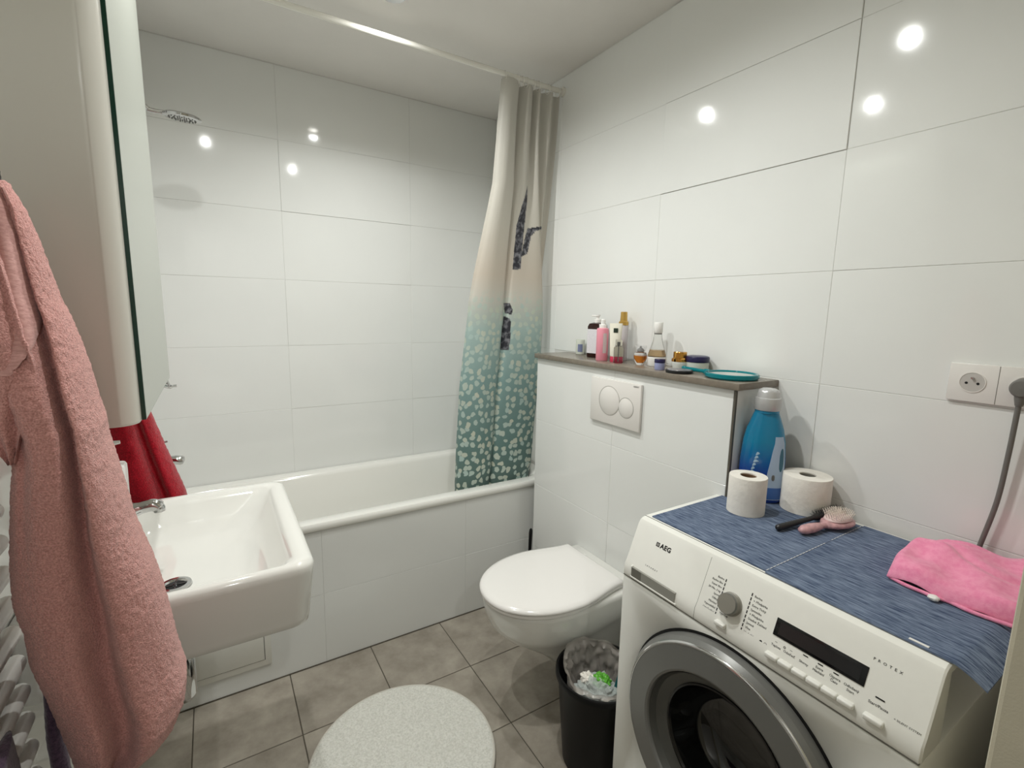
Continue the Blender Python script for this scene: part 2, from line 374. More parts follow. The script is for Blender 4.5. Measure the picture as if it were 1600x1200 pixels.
for iv in range(NV+1):
    for j in range(NU+1):
        p = rings[iv][j]; k = 1. if (1.15 < p.z < 1.95 and any(inside(p.x, p.z, P) for P in BIRD)) else 0.
        ca.data[iv*(NU+1)+j].color = (k, k, k, 1)
def curtain_mat():
    m, t, b = nt('printed_shower_curtain'); N = t.nodes.new; L = t.links.new
    b.inputs['Roughness'].default_value = .6; b.inputs['Sheen Weight'].default_value = .1
    uv = N('ShaderNodeUVMap'); uv.uv_map = 'UVMap'; sx = N('ShaderNodeSeparateXYZ'); L(uv.outputs[0], sx.inputs[0])
    mr = N('ShaderNodeMapRange'); mr.inputs[1].default_value = .4; mr.inputs[2].default_value = 2.3; L(sx.outputs[1], mr.inputs[0])
    r = N('ShaderNodeValToRGB'); L(mr.outputs[0], r.inputs[0]); e = r.color_ramp.elements
    q = lambda z: (z-.4)/1.9
    e[0].position = q(.5); e[0].color = srgb((84, 104, 98)); e[1].position = q(2.2); e[1].color = srgb((206, 203, 195))
    for z, c in ((.75, (106, 136, 132)), (1.05, (136, 166, 164)), (1.28, (170, 192, 188)), (1.42, (206, 202, 192)), (1.52, (206, 195, 181)), (1.75, (206, 201, 190))):
        k = e.new(q(z)); k.color = srgb(c)
    mp = N('ShaderNodeMapping'); mp.inputs['Scale'].default_value = (33, 29, 1); L(uv.outputs[0], mp.inputs[0])
    nz = N('ShaderNodeTexNoise'); nz.inputs['Scale'].default_value = 30; L(uv.outputs[0], nz.inputs['Vector'])
    mx = N('ShaderNodeMix'); mx.data_type = 'VECTOR'; mx.inputs[0].default_value = .22; L(mp.outputs[0], mx.inputs[4]); L(nz.outputs['Color'], mx.inputs[5])
    ad = N('ShaderNodeVectorMath'); ad.operation = 'MULTIPLY_ADD'; ad.inputs[1].default_value = (.9, .9, 0); L(nz.outputs['Color'], ad.inputs[0]); L(mp.outputs[0], ad.inputs[2])
    vo = N('ShaderNodeTexVoronoi'); vo.voronoi_dimensions = '2D'; vo.inputs['Scale'].default_value = 1; vo.inputs['Randomness'].default_value = .72; L(ad.outputs[0], vo.inputs['Vector'])
    th = N('ShaderNodeMapRange'); th.inputs[1].default_value = .375; th.inputs[2].default_value = .315; L(vo.outputs['Distance'], th.inputs[0])
    fade = N('ShaderNodeMapRange'); fade.inputs[1].default_value = 1.46; fade.inputs[2].default_value = 1.36; L(sx.outputs[1], fade.inputs[0])
    ml = N('ShaderNodeMath'); ml.operation = 'MULTIPLY'; L(th.outputs[0], ml.inputs[0]); L(fade.outputs[0], ml.inputs[1])
    dc = N('ShaderNodeMix'); dc.data_type = 'RGBA'; L(vo.outputs['Color'], dc.inputs[0]); dc.inputs[6].default_value = srgb((206, 208, 190)); dc.inputs[7].default_value = srgb((176, 200, 196))
    mc = N('ShaderNodeMix'); mc.data_type = 'RGBA'; L(ml.outputs[0], mc.inputs[0]); L(r.outputs[0], mc.inputs[6]); L(dc.outputs[2], mc.inputs[7])
    at_ = N('ShaderNodeAttribute'); at_.attribute_name = 'print'
    n3 = N('ShaderNodeTexNoise'); n3.inputs['Scale'].default_value = 45; L(uv.outputs[0], n3.inputs['Vector'])
    r3 = N('ShaderNodeValToRGB'); L(n3.outputs['Fac'], r3.inputs[0]); r3.color_ramp.elements[0].position = .45; r3.color_ramp.elements[0].color = srgb((46, 46, 54)); r3.color_ramp.elements[1].position = .72; r3.color_ramp.elements[1].color = srgb((140, 140, 146))
    m2 = N('ShaderNodeMix'); m2.data_type = 'RGBA'; L(at_.outputs['Fac'], m2.inputs[0]); L(mc.outputs[2], m2.inputs[6]); L(r3.outputs[0], m2.inputs[7])
    L(m2.outputs[2], b.inputs['Base Color'])
    tr = N('ShaderNodeBsdfTranslucent'); L(m2.outputs[2], tr.inputs[0]); ms = N('ShaderNodeMixShader'); ms.inputs[0].default_value = .25
    L(b.outputs[0], ms.inputs[1]); L(tr.outputs[0], ms.inputs[2]); L(ms.outputs[0], t.nodes['Material Output'].inputs[0])
    return m
me.materials.clear(); me.materials.append(curtain_mat())
tag(cur, 'bunched shower curtain, white above and teal with pale spots below, dark bird print', 'shower curtain')
ring_top = rings[0]
for k in range(8):
    x = ring_top[int((k+.5)/8*NU)].x
    tag(obj('curtain_ring', tube([(x+.002*math.sin(k*2.1), RY+.017*math.cos(a), RZ-.008+.02*math.sin(a)) for a in [2*PI*i/20 for i in range(20)]], .0016, 6, closed=True), 'rod'),
        'thin white curtain ring hooked over the rod above the bunched curtain', 'curtain ring', 'curtain rings on the rod')
# ------------------------------------------------------------------ shower head, bath mixer
t = thing('rain_shower', (XL, 2.05, 2.03), 'round chrome shower head on an arm from the left wall', 'shower head')
obj('arm', tube(smoothpath([(XL+.002, 2.05, 2.035), (-.2, 2.05, 2.03), (-.15, 2.05, 2.006), (-.129, 2.05, 1.989)], 6), .008, 12), 'chrome', t)
obj('wall_flange', xf(lathe([(.028, 0), (.028, .006), (.012, .014)], n=24), axis((XL+.0005, 2.05, 2.035), (1, 0, 0))), 'chrome', t)
obj('head', xf(join(lathe([(.008, .012), (.02, .009), (.05, .005), (.055, .001), (.055, -.005), (.051, -.007)], n=40)), Matrix.Translation((-.038, 2.05, 1.985)) @ Matrix.Rotation(.04, 4, 'Y') @ Matrix.Rotation(.10, 4, 'X')), 'chrome', t)
obj('neck', tube([(-.131, 2.05, 1.988), (-.11, 2.05, 1.987), (-.075, 2.05, 1.987), (-.05, 2.05, 1.986)], [.007, .007, .008, .005], 12), 'chrome', t)
nz = join(*[lathe([(.0022, 0), (.0015, -.003)], (rr*math.cos(a), rr*math.sin(a), 0), 6) for rr, n_ in ((.012, 6), (.025, 12), (.038, 18)) for a in [2*PI*i/n_ for i in range(n_)]])
tag(obj('nozzles', xf(nz, Matrix.Translation((-.0383, 2.0493, 1.978)) @ Matrix.Rotation(.04, 4, 'Y') @ Matrix.Rotation(.10, 4, 'X')), 'bezel', t), kind='stuff')
t = thing('bath_mixer', (XL, 2.13, .78), 'chrome bath mixer tap on the left wall above the tub', 'tap')
obj('body', join(tube([(-.25, 2.03, .8), (-.25, 2.23, .8)], .022, 20), tube([(XL+.002, 2.06, .8), (-.25, 2.06, .8)], .016, 14), tube([(XL+.002, 2.2, .8), (-.25, 2.2, .8)], .016, 14)), 'chrome', t)
obj('spout', tube([(-.25, 2.13, .797), (-.19, 2.13, .797), (-.165, 2.13, .796), (-.145, 2.13, .794), (-.128, 2.13, .79), (-.121, 2.13, .788), (-.118, 2.13, .787)], [.013, .013, .0145, .0175, .018, .014, .005], 20), 'chrome', t)
obj('lever', tube([(-.25, 2.13, .82), (-.245, 2.13, .85), (-.165, 2.13, .868)], [.012, .009, .004], 12), 'chrome', t)
# ------------------------------------------------------------------ mirror cabinet
CY0, CY1, CZ0, CZ1 = .968, 1.51, 1.178, 2.16
t = thing('bathroom_cabinet', (-.2, 1.24, CZ0), 'cream bathroom cabinet with rounded corner and green-edged glass door above the basin', 'cabinet')
def crr(z, ins): # rounded only at the front corners
    r = .03; C0 = CY0-.029; P = [Vector((XL+.001, C0+ins, z))]
    for i in range(13):
        a = -PI/2+i/12*PI/2; P.append(Vector((-.106-ins-r+r*math.cos(a), C0+ins+r+r*math.sin(a), z)))
    for i in range(13):
        a = i/12*PI/2; P.append(Vector((-.106-ins-r+r*math.cos(a), CY1-ins-r+r*math.sin(a), z)))
    return P+[Vector((XL+.001, CY1-ins, z))]
obj('body', loft([crr(CZ0, .003), crr(CZ0+.004, 0), crr(CZ1-.004, 0), crr(CZ1, .003)]), 'cabinet', t, ang=40)
mo = obj('glass_door', box(-.1060, -.1001, CY0+.0, CY1, CZ0+.004, CZ1), 'gedge', t, smooth=False)
obj('glass_face', box(-.1004, -.0998, CY0+.0015, CY1-.0015, CZ0+.0055, CZ1-.0015), 'mirrortone', mo, smooth=False)
obj('door_catch', join(tube([(-.106, 1.48, 1.178), (-.1, 1.48, 1.162), (-.085, 1.48, 1.163)], .004, 10), tube([(-.112, 1.468, 1.168), (-.098, 1.492, 1.16)], .0055, 10)), 'chrome', t)
# ------------------------------------------------------------------ basin
SX0, SX1, SY0, SY1, SZ = XL+.001, .15, .972, 1.522, .862
sx, sy, shx, shy = (SX0+SX1)/2, (SY0+SY1)/2, (SX1-SX0)/2, (SY1-SY0)/2
def ring2(i_l, i_r, i_n, i_f, r, z, n=10): # insets: wall side, right, near, far
    x0, x1, y0, y1 = SX0+i_l, SX1-i_r, SY0+i_n, SY1-i_f
    return rrect((x0+x1)/2, (y0+y1)/2, (x1-x0)/2, (y1-y0)/2, r, z, n)
rg = [ring2(.0, .04, .03, .03, .02, .729), ring2(0, .022, .008, .010, .03, .7285), ring2(0, .015, .002, .004, .034, .733), ring2(0, .0125, .001, .002, .036, .745), ring2(0, .002, 0, 0, .034, .84), ring2(0, .001, .001, .001, .034, .852), ring2(.0, .005, .005, .005, .034, .859), ring2(.002, .013, .013, .013, .03, .862),
      ring2(.098, .034, .020, .028, .03, .861), ring2(.104, .040, .025, .036, .035, .857), ring2(.108, .048, .030, .048, .045, .845), ring2(.113, .072, .036, .075, .06, .812), ring2(.118, .098, .045, .105, .06, .793), ring2(.135, .135, .07, .14, .06, .784), ring2(.17, .19, .17, .24, .03, .781)]
t = thing('washbasin', (SX0, sy, .73), 'white ceramic rectangular washbasin on the left wall', 'washbasin')
obj('bowl', loft(rg), 'ceramic', t, ang=60)
dx, dy, dz = -.1, 1.168, .7825
obj('drain', lathe([(.0305, .0), (.029, .004), (.022, .0045), (.0195, .002), (.018, -.002)], (dx, dy, dz), 32, False, False), 'chrome', t)
dr = obj('drain_hole', lathe([(.0195, .0008), (.01, .0008), (.0, .0008)], (dx, dy, dz), 24, False, False), 'dark', t)
obj('drain_cross', join(box(dx-.018, dx+.018, dy-.0018, dy+.0018, dz+.0008, dz+.0025), box(dx-.0018, dx+.0018, dy-.018, dy+.018, dz+.0008, dz+.0025), lathe([(.005, .0008), (.004, .004), (0, .0045)], (dx, dy, dz), 12)), 'dchrome', t)
t = thing('basin_tap', (-.262, 1.25, SZ), 'chrome single-lever tap on the washbasin deck', 'tap')
obj('body', lathe([(.026, 0), (.026, .004), (.022, .008), (.021, .06), (.0235, .075), (.021, .09)], (-.262, 1.25, SZ), 28), 'chrome', t)
obj('spout', tube(smoothpath([(-.255, 1.25, .918), (-.2, 1.25, .927), (-.155, 1.25, .936), (-.133, 1.25, .938), (-.123, 1.25, .931), (-.122, 1.25, .922)], 6), [.0155]*12+[.0135]*12+[.011]*7, 16), 'chrome', t)
obj('lever', join(lathe([(.021, 0), (.02, .014), (.012, .022)], (-.262, 1.25, .953), 24), tube([(-.262, 1.25, .968), (-.215, 1.25, .985), (-.19, 1.25, .99)], [.008, .0065, .004], 12)), 'chrome', t)
t = thing('drain_trap', (-.104, 1.2, .49), 'chrome bottle trap under the washbasin', 'drain trap')
obj('tail_pipe', lathe([(.016, .1), (.016, .24)], (-.104, 1.2, .49), 20), 'chrome', t)
obj('bottle', lathe([(.014, -.012), (.022, -.004), (.0245, .004), (.0245, .085), (.02, .095), (.018, .105)], (-.104, 1.2, .502), 28), 'chrome', t)
obj('waste_pipe', tube([(-.12, 1.2, .575), (XL+.001, 1.2, .575)], .014, 14), 'chrome', t)
obj('lock_ring', lathe([(.021, 0), (.0225, .003), (.0225, .016), (.02, .019)], (-.104, 1.2, .625), 10), 'dchrome', t)
t = thing('soap_dispenser', (-.229, 1.45, SZ), 'white pump soap dispenser on the basin corner before the red towel', 'soap dispenser')
obj('bottle', loft([rrect(-.229, 1.45, a, a, r, SZ+z, 6) for a, r, z in ((.026, .008, 0), (.029, .01, .004), (.0305, .01, .10), (.0305, .012, .117), (.028, .014, .123), (.014, .012, .126))]), 'white', t, ang=50)
obj('pump', join(lathe([(.012, .124), (.012, .138), (.005, .14), (.005, .17)], (-.229, 1.45, SZ), 16), tube([(-.236, 1.45, 1.036), (-.225, 1.45, 1.037), (-.205, 1.45, 1.0385)], [.007, .0065, .0042], 12)), 'white', t)
# ------------------------------------------------------------------ towel radiator
t = thing('towel_radiator', (XL, .64, .15), 'white tubular towel radiator on the left wall', 'radiator')
RX = -.262
for k in range(25):
    z = .16+.0445*k
    obj('tube', tube([(RX, .40, z), (RX, .412, z), (RX, .869, z), (RX, .8745, z), (RX, .8785, z), (RX, .8808, z), (RX, .8812, z)], [.012, .0122, .0122, .011, .0085, .0045, .001], 14), 'radiator', t)
for y in (.44, .845): obj('upright', tube([(RX-.017, y, .13), (RX-.017, y, 1.27)], .014, 14), 'radiator', t)
for y, z in ((.44, .3), (.845, .3), (.44, 1.1), (.845, 1.1)): obj('bracket', tube([(XL+.0005, y, z), (RX-.02, y, z)], .012, 12), 'radiator', t)
t = thing('wall_hook', (XL, .82, 1.53), 'dark metal hook on the left wall holding the pink towel', 'hook')
obj('plate', box(XL+.0005, XL+.006, .80, .84, 1.46, 1.54, .002), 'dchrome', t)
obj('prong', tube(smoothpath([(XL+.004, .82, 1.5), (-.25, .82, 1.478), (-.222, .81, 1.486), (-.2, .80, 1.503), (-.196, .795, 1.515)], 6), [.006]*16+[.005]*6+[.0045]*3, 10), 'dchrome', t)
# ------------------------------------------------------------------ pink towel
PT = [(1.504, -0.225, -0.188, 0.022), (1.499, -0.225, -0.187, 0.023), (1.474, -0.230, -0.177, 0.030), (1.444, -0.232, -0.170, 0.037), (1.410, -0.232, -0.164, 0.046), (1.377, -0.232, -0.158, 0.055), (1.350, -0.232, -0.150, 0.062), (1.322, -0.231, -0.144, 0.070), (1.288, -0.229, -0.138, 0.079), (1.252, -0.218, -0.134, 0.086), (1.216, -0.209, -0.128, 0.086), (1.194, -0.208, -0.127, 0.086), (1.158, -0.214, -0.121, 0.086), (1.114, -0.220, -0.114, 0.086), (1.077, -0.224, -0.109, 0.086), (1.043, -0.227, -0.101, 0.086), (1.009, -0.229, -0.092, 0.086), (0.972, -0.223, -0.085, 0.086), (0.927, -0.222, -0.079, 0.086), (0.872, -0.211, -0.073, 0.086), (0.826, -0.203, -0.065, 0.086), (0.798, -0.199, -0.068, 0.086), (0.770, -0.195, -0.080, 0.079), (0.752, -0.192, -0.103, 0.068), (0.726, -0.187, -0.139, 0.042), (0.714, -0.181, -0.155, 0.027)]
PY = .805
def tw(th, z):
    a, b, hy_ = prof(PT, z); cx = (a+b)/2; hx = (b-a)/2
    c, s = math.cos(th), math.sin(th); e = .78
    X = math.copysign(abs(c)**e, c); Y = math.copysign(abs(s)**e, s)
    d = (th-math.radians(284)-.25*math.sin((z-1.1)*5)) ; d = (d+PI) % (2*PI)-PI
    g = 1-.42*math.exp(-(d/.13)**2)+.07*math.exp(-((d-.4)/.3)**2)
    d2 = (th-math.radians(238)-.3*(z-1.)); d2 = (d2+PI) % (2*PI)-PI
    g *= 1-.16*math.exp(-(d2/.16)**2)*max(0, min(1, (z-1.0)*4))
    n1 = noise.noise(Vector((math.cos(th)*1.3, math.sin(th)*1.3, z*4)))*.05
    return Vector((cx+hx*X, PY+hy_*Y*(g+n1), z))
NT, NZ = 260, 330
rg = [[tw(2*PI*j/NT, lerp(1.504, .714, (i/NZ))) for j in range(NT)] for i in range(NZ+1)]
t = thing('pink_towel', (-.2, PY, .71), 'dusty pink terry towel hanging in front of the white radiator', 'towel')
obj('towel_body', terry(loft(rg), .0012, 260), 'pinktowel', t, ang=180)
def onfront(fr, z, out=.003):
    a, b, _ = prof(PT, z); best = None
    for k in range(120):
        th = PI+PI*k/119; p = tw(th, z)
        q = abs(p.x-(a+(b-a)*fr))
        if best is None or q < best[0]: best = (q, p, th)
    p = best[1]; c = Vector(((a+b)/2, PY, z)); d = (p-c).normalized(); return p+d*out
strip = [(0.564, 0.886, 1.495), (0.573, 0.865, 1.468), (0.590, 0.781, 1.440), (0.569, 0.806, 1.388), (0.532, 0.762, 1.347), (0.483, 0.701, 1.322), (0.404, 0.584, 1.305), (0.310, 0.453, 1.290)]
sp = []
for (a0, b0, z0), (a1, b1, z1) in zip(strip, strip[1:]):
    for k in range(6): sp.append((lerp(a0, a1, k/6), lerp(b0, b1, k/6), lerp(z0, z1, k/6)))
sp.append(strip[-1])
def band(o_): return [[onfront(lerp(a, b, q/8), z, o_+.002*math.sin(q/8*PI)) for q in range(9)] for a, b, z in sp]
B0, B1 = band(.0005), band(.0045)
obj('woven_band', loft([B1[i]+B0[i][::-1] for i in range(len(sp))]), 'hem', t, ang=60)
# corner flap that hangs on the near left side
fl = []
for i in range(60):
    s = i/59; z = lerp(1.47, 1.19, s); xr_ = lerp(-.2, -.168, min(1, s*1.6)) if s < .62 else lerp(-.168, -.197, (s-.62)/.38)
    xl_ = lerp(-.225, -.232, s) if s < .8 else lerp(-.232, -.202, (s-.8)/.2); cxx, hxx = (xl_+xr_)/2, max(.002, (xr_-xl_)/2)
    fl.append([Vector((cxx+hxx*math.cos(a), lerp(.77, .735, min(1, s*2))+.018*math.sin(a)*(1-.7*s)+.004*math.sin(6*a), z)) for a in [2*PI*k/60 for k in range(60)]])
obj('towel_corner', terry(loft(fl), .0014, 190), 'pinktowel', t, ang=180)
# purple cloths
rg = []
for i in range(40):
    s = i/39; z = lerp(.9, .56, s)
    rg.append([Vector((-.232+.010*math.cos(a)+.002*math.sin(s*9), .878+.014*math.sin(a)*(1+.2*math.sin(s*6)), z)) for a in [2*PI*k/24 for k in range(24)]])
tag(obj('purple_towel', terry(loft(rg), .001, 120), 'purple', ang=180), 'dark purple cloth hanging on the radiator behind the pink towel', 'towel')
rg = []
for i in range(40):
    s = i/39; z = lerp(.86, .5, s)
    rg.append([Vector((-.2375+.009*math.cos(a), .66+(.085+.075*s)*math.sin(a), z)) for a in [2*PI*k/32 for k in range(32)]])
tag(obj('purple_towel', terry(loft(rg), .001, 120), 'purple', ang=180), 'purple cloth in the bottom left corner of the photo on the radiator', 'towel')
# ------------------------------------------------------------------ red towel
RTAB = [(1.42, -.29, -.262, .01), (1.36, -.295, -.238, .03), (1.2, -.297, -.196, .05), (1.062, -.297, -.157, .06), (.95, -.297, -.128, .065), (.831, -.297, -.095, .07), (.70, -.297, -.075, .07), (.66, -.297, -.07, .065)]
rg = []
for i in range(161):
    z = lerp(1.42, .66, i/160); a0, b0, hy_ = prof(RTAB, z); row = []
    for k in range(120):
        a = 2*PI*k/120; d = (a-math.radians(301)+PI) % (2*PI)-PI
        g = 1-.45*math.exp(-(d/.16)**2)+.12*math.exp(-((d+.45)/.3)**2)
        row.append(Vector(((a0+b0)/2+(b0-a0)/2*math.cos(a), 1.65+hy_*math.sin(a)*g, z)))
    rg.append(row)
t = thing('red_towel', (-.29, 1.65, .66), 'bright red terry towel hanging between the basin and the tub', 'towel')
obj('towel_body', terry(loft(rg), .0015, 190), 'redtowel', t, ang=180)
t = thing('wall_hook', (XL, 1.65, 1.4), 'chrome hook on the left wall holding the red towel', 'hook')
obj('plate', box(XL+.0005, XL+.006, 1.635, 1.665, 1.38, 1.45, .002), 'chrome', t)
obj('prong', tube([(XL+.004, 1.65, 1.41), (-.27, 1.65, 1.4), (-.255, 1.65, 1.43)], .005, 10), 'chrome', t)
# ------------------------------------------------------------------ toilet
TY = 1.252
def dshape(tip, w, xm, back, wb, z, n=40, e=.95):
    P = []
    for i in range(n+1):
        a = -PI/2+PI*i/n; c, s = math.cos(a), math.sin(a)
        P.append(Vector((xm-(xm-tip)*abs(c)**e, TY+w*math.copysign(abs(s)**e, s), z)))
    for i in range(1, 9):
        q = i/8; k = q*q*(3-2*q); P.append(Vector((lerp(xm, back, q), TY+lerp(w, wb, k), z)))
    for i in range(8, 0, -1):
        q = i/8; k = q*q*(3-2*q); P.append(Vector((lerp(xm, back, q), TY-lerp(w, wb, k), z)))
    return P
t = thing('toilet', (XBX, TY, .1), 'white wall-hung toilet with closed lid under the flush plate', 'toilet')
BK = XBX-.0008
obj('bowl', loft([dshape(1.0, .085, 1.1, BK, .085, .105), dshape(.95, .095, 1.08, BK, .09, .14), dshape(.90, .105, 1.06, BK, .095, .19), dshape(.83, .118, 1.02, BK, .105, .24), dshape(.765, .145, .99, BK, .125, .29), dshape(.725, .172, .96, BK, .16, .335),
      dshape(.71, .179, .95, BK, .172, .38), dshape(.705, .181, .95, BK, .178, .41), dshape(.708, .18, .95, BK, .178, .423), dshape(.72, .172, .95, BK, .172, .428)]), 'ceramic', t, ang=60)
obj('seat_ring', loft([dshape(.704, .182, .94, 1.15, .15, .4285), dshape(.699, .185, .94, 1.15, .152, .431), dshape(.699, .185, .94, 1.15, .152, .439), dshape(.704, .182, .94, 1.15, .15, .441)]), 'seat', t, ang=50)
lid = [dshape(.701, .186, .94, 1.148, .152, .4425), dshape(.694, .19, .94, 1.15, .156, .446), dshape(.694, .19, .94, 1.15, .156, .451), dshape(.70, .186, .94, 1.148, .152, .457), dshape(.72, .172, .94, 1.14, .14, .461), dshape(.78, .13, .94, 1.11, .10, .463)]
obj('lid', loft(lid), 'seat', t, ang=60)
for s in (-1, 1): obj('hinge', join(tube([(1.158, TY+s*.06, .432), (1.158, TY+s*.1, .432)], .011, 14), lathe([(.012, 0), (.012, .01)], (1.165, TY+s*.08, .4265), 14)), 'seat', t)
t = thing('toilet_brush', (1.165, 1.70, 0), 'black toilet brush in a holder behind the toilet', 'toilet brush')
obj('holder', lathe([(.036, 0), (.04, .004), (.044, .12), (.041, .122), (.036, .01)], (1.165, 1.70, .0), 28, True, True), 'binblack', t)
obj('handle', tube([(1.165, 1.70, .012), (1.166, 1.70, .2), (1.17, 1.701, .31), (1.172, 1.701, .37), (1.173, 1.701, .386), (1.173, 1.701, .392)], [.006, .006, .0075, .0085, .007, .003], 14), 'binblack', t)
# flush plate
t = thing('flush_plate', (XBX, 1.246, .965), 'white flush plate with two round buttons on the cistern wall', 'flush plate')
fp = obj('plate', box(XBX-.012, XBX-.0006, 1.122, 1.372, .966, 1.13, .003), 'plate', t)
for y, z, r in ((1.271, 1.052, .053), (1.187, 1.04, .036)):
    A = axis((XBX-.0122, y, z), (-1, 0, 0))
    obj('button', xf(lathe([(r-.0018, -.002), (r-.0018, .0004), (r-.003, .0012), (.0, .0012)], n=40), A), 'plate', t)
    obj('button_ring', xf(lathe([(r+.0012, -.001), (r+.0006, .0006), (r-.001, .0006), (r-.0018, -.001)], n=40, cap0=False, cap1=False), A), 'platering', t)
text('GEBERIT', .007, frame((XBX-.0123, 1.157, 1.118), (0, -1, 0), (0, 0, 1)), 'grey', fp)
# ------------------------------------------------------------------ shelf slab
SH = 1.183
tag(obj('shelf_slab', box(1.203, XR-.001, .772, 1.752, 1.1635, SH, .0015), 'slab'), 'grey-brown stone slab shelf on top of the cistern wall', 'shelf')
# ------------------------------------------------------------------ bin
BX, BY, BZ = .932, .968, .300
t = thing('waste_bin', (BX, BY, 0), 'black plastic waste bin between toilet and washing machine', 'waste bin')
obj('body', lathe([(.0, .0005), (.098, .0005), (.102, .004), (.124, BZ-.02), (.126, BZ-.02), (.132, BZ-.016), (.132, BZ-.004), (.129, BZ), (.124, BZ), (.121, BZ-.01), (.098, .01), (.0, .01)], (BX, BY, 0), 48, False, False), 'binblack', t, ang=40)
rg = []
for i in range(26):
    s = i/25; rr = lerp(.125, .085, min(1, s*1.3)) if s > .15 else .127; row = []
    for k in range(90):
        a = 2*PI*k/90; hump = .026*max(0, math.sin(a-.2))**1 
        zt_ = BZ+.006+hump*1.1+.010*noise.noise(Vector((math.cos(a)*3, math.sin(a)*3, 1)))
        zz_ = lerp(zt_, .16, s**1.2); n_ = .013*noise.noise(Vector((math.cos(a)*7, math.sin(a)*7, s*6)))+.006*noise.noise(Vector((math.cos(a)*17, math.sin(a)*17, s*15)))
        r_ = min(.120, rr-.012+n_) if zz_ < BZ else min(.109, rr-.014+n_)
        row.append(Vector((BX+r_*math.cos(a), BY+r_*math.sin(a), zz_)))
    rg.append(row)
tag(obj('bin_liner', loft(rg, False, True), 'bag', ang=60), 'translucent plastic bag lining the black waste bin', 'bin liner')
def crumple(c, r, seed, flat=.6, n=28, amp=.35):
    rings_ = []
    for i in range(1, n):
        ph = PI*i/n; row = []
        for k in range(36):
            a = 2*PI*k/36; d = Vector((math.sin(ph)*math.cos(a), math.sin(ph)*math.sin(a), math.cos(ph)))
            q = r*(1+amp*noise.noise(d*2.2+Vector((seed, 0, 0)))+amp*.6*noise.noise(d*6+Vector((0, seed, 0))))
            row.append(Vector(c)+Vector((d.x*q, d.y*q, d.z*q*flat)))
        rings_.append(row)
    return loft(rings_)
tag(obj('plastic_wrapper', crumple((BX-.02, BY-.02, .235), .062, 3, .75), 'film', ang=20), 'crumpled clear plastic wrapper in the waste bin', 'wrapper')
tag(obj('green_wrapper', crumple((BX+.0, BY-.015, .272), .024, 9, .8), 'green', ang=20), 'small crumpled green and clear wrapper in the bin', 'wrapper')
tag(obj('white_tissue', crumple((BX-.03, BY+.02, .268), .020, 5, .8), 'paper', ang=20), 'crumpled white tissue beside the green wrapper in the bin', 'tissue')
tb = thing('teal_packet', (BX+.055, BY-.045, .18), 'teal cardboard packet standing in the waste bin', 'packet')
A = Matrix.Translation((BX+.052, BY-.035, .255)) @ Matrix.Rotation(.5, 4, 'Z') @ Matrix.Rotation(.2, 4, 'X')
obj('box', xf(box(-.03, .03, -.009, .009, -.055, .055, .001), A), 'teal', tb)
obj('flap', xf(box(-.0302, .0302, -.0092, .0092, .0545, .058, .0005), A), 'white', tb)
# ------------------------------------------------------------------ round mat
rg = []
RCX, RCY, RR = .42, 1.262, .277
for r, z in ((.0, .0), (RR-.006, .0), (RR, .004), (RR, .010), (RR-.004, .014), (RR-.008, .0155)): rg.append(circ(RCX, RCY, max(r, .001), z+.001, 160))
for i in range(1, 46):
    r = (RR-.008)*(1-i/46); rg.append([p+Vector((0, 0, .0015*noise.noise(p*70)+.0008*noise.noise(p*160))) for p in circ(RCX, RCY, r, .0165, 160)])
t = thing('round_bath_mat', (RCX, RCY, 0), 'round off-white bath mat on the grey floor tiles', 'bath mat')
obj('pile', loft(rg, False, True), 'rug', t, ang=60)
obj('edge_binding', tube([(RCX+(RR-.002)*math.cos(a), RCY+(RR-.002)*math.sin(a), .011) for a in [2*PI*i/120 for i in range(120)]], .0052, 8, closed=True), mat('off_white_binding', (206, 202, 192), .85), t)
# ------------------------------------------------------------------ washing machine
WX0, WX1, WY0, WY1, WZ = .857, 1.368, .205, .822, .851
wm = thing('washing_machine', (1.11, .513, 0), 'white front-loading washing machine against the right wall', 'washing machine')
PROF = [(WX0+.0005, .7095), (WX0-.001, .715), (WX0+.0015, .735), (WX0+.009, .748), (WX0+.046, .838), (WX0+.052, .846), (WX0+.06, .85), (WX0+.075, .851)]
obj('body', join(box(WX0, WX1, WY0, WY1, .012, .707, .004), box(WX0+.06, WX1, WY0+.001, WY1-.001, .705, .84)), 'wbody', wm)
for x in (WX0+.06, WX1-.06):
    for y in (WY0+.06, WY1-.06): obj('foot', lathe([(.022, 0), (.022, .006), (.012, .008), (.012, .014)], (x, y, .0003), 16), 'binblack', wm)
obj('top_panel', box(WX0+.066, WX1, WY0-.001, WY1+.001, .832, .8512, .004), 'wplastic', wm)
rg = [[Vector((x, y, z)) for x, z in PROF]+[Vector((WX0+.075, y, .709))] for y in (WY0, WY0+.003, WY1-.003, WY1)]
for k in (0, 3):
    for i, p in enumerate(rg[k]): p.x = lerp(p.x, WX0+.05, .06); p.z = lerp(p.z, .78, .04)
cp = obj('control_panel', loft(rg), 'wplastic', wm, ang=25)
Ua = Vector((.037, 0, .09)).normalized(); Rg = Vector((0, -1, 0)); Na = Rg.cross(Ua)
def pp(y, z, off=.0002):  # point on the slanted face
    return Vector((WX0+.009+.037*(z-.748)/.09, y, z))+Na*off
def pfr(y, z, off=.0002): return frame(pp(y, z, off), Rg, Ua)
def lower(y, z, off=.0): return Vector((WX0+.0015+.0075*max(0, (z-.735)/.013) if z > .735 else WX0+.0005, y, z))+Vector((-off, 0, 0))
def seamline(pts, r=.0006): return tube(pts, r, 6)
obj('panel_gap', join(box(WX0-.0004, WX0+.004, WY0+.002, WY1-.002, .7072, .7092), box(WX0+.0665, WX0+.0672, WY0+.002, WY1-.002, .849, .8516)), 'seam', wm, smooth=False)
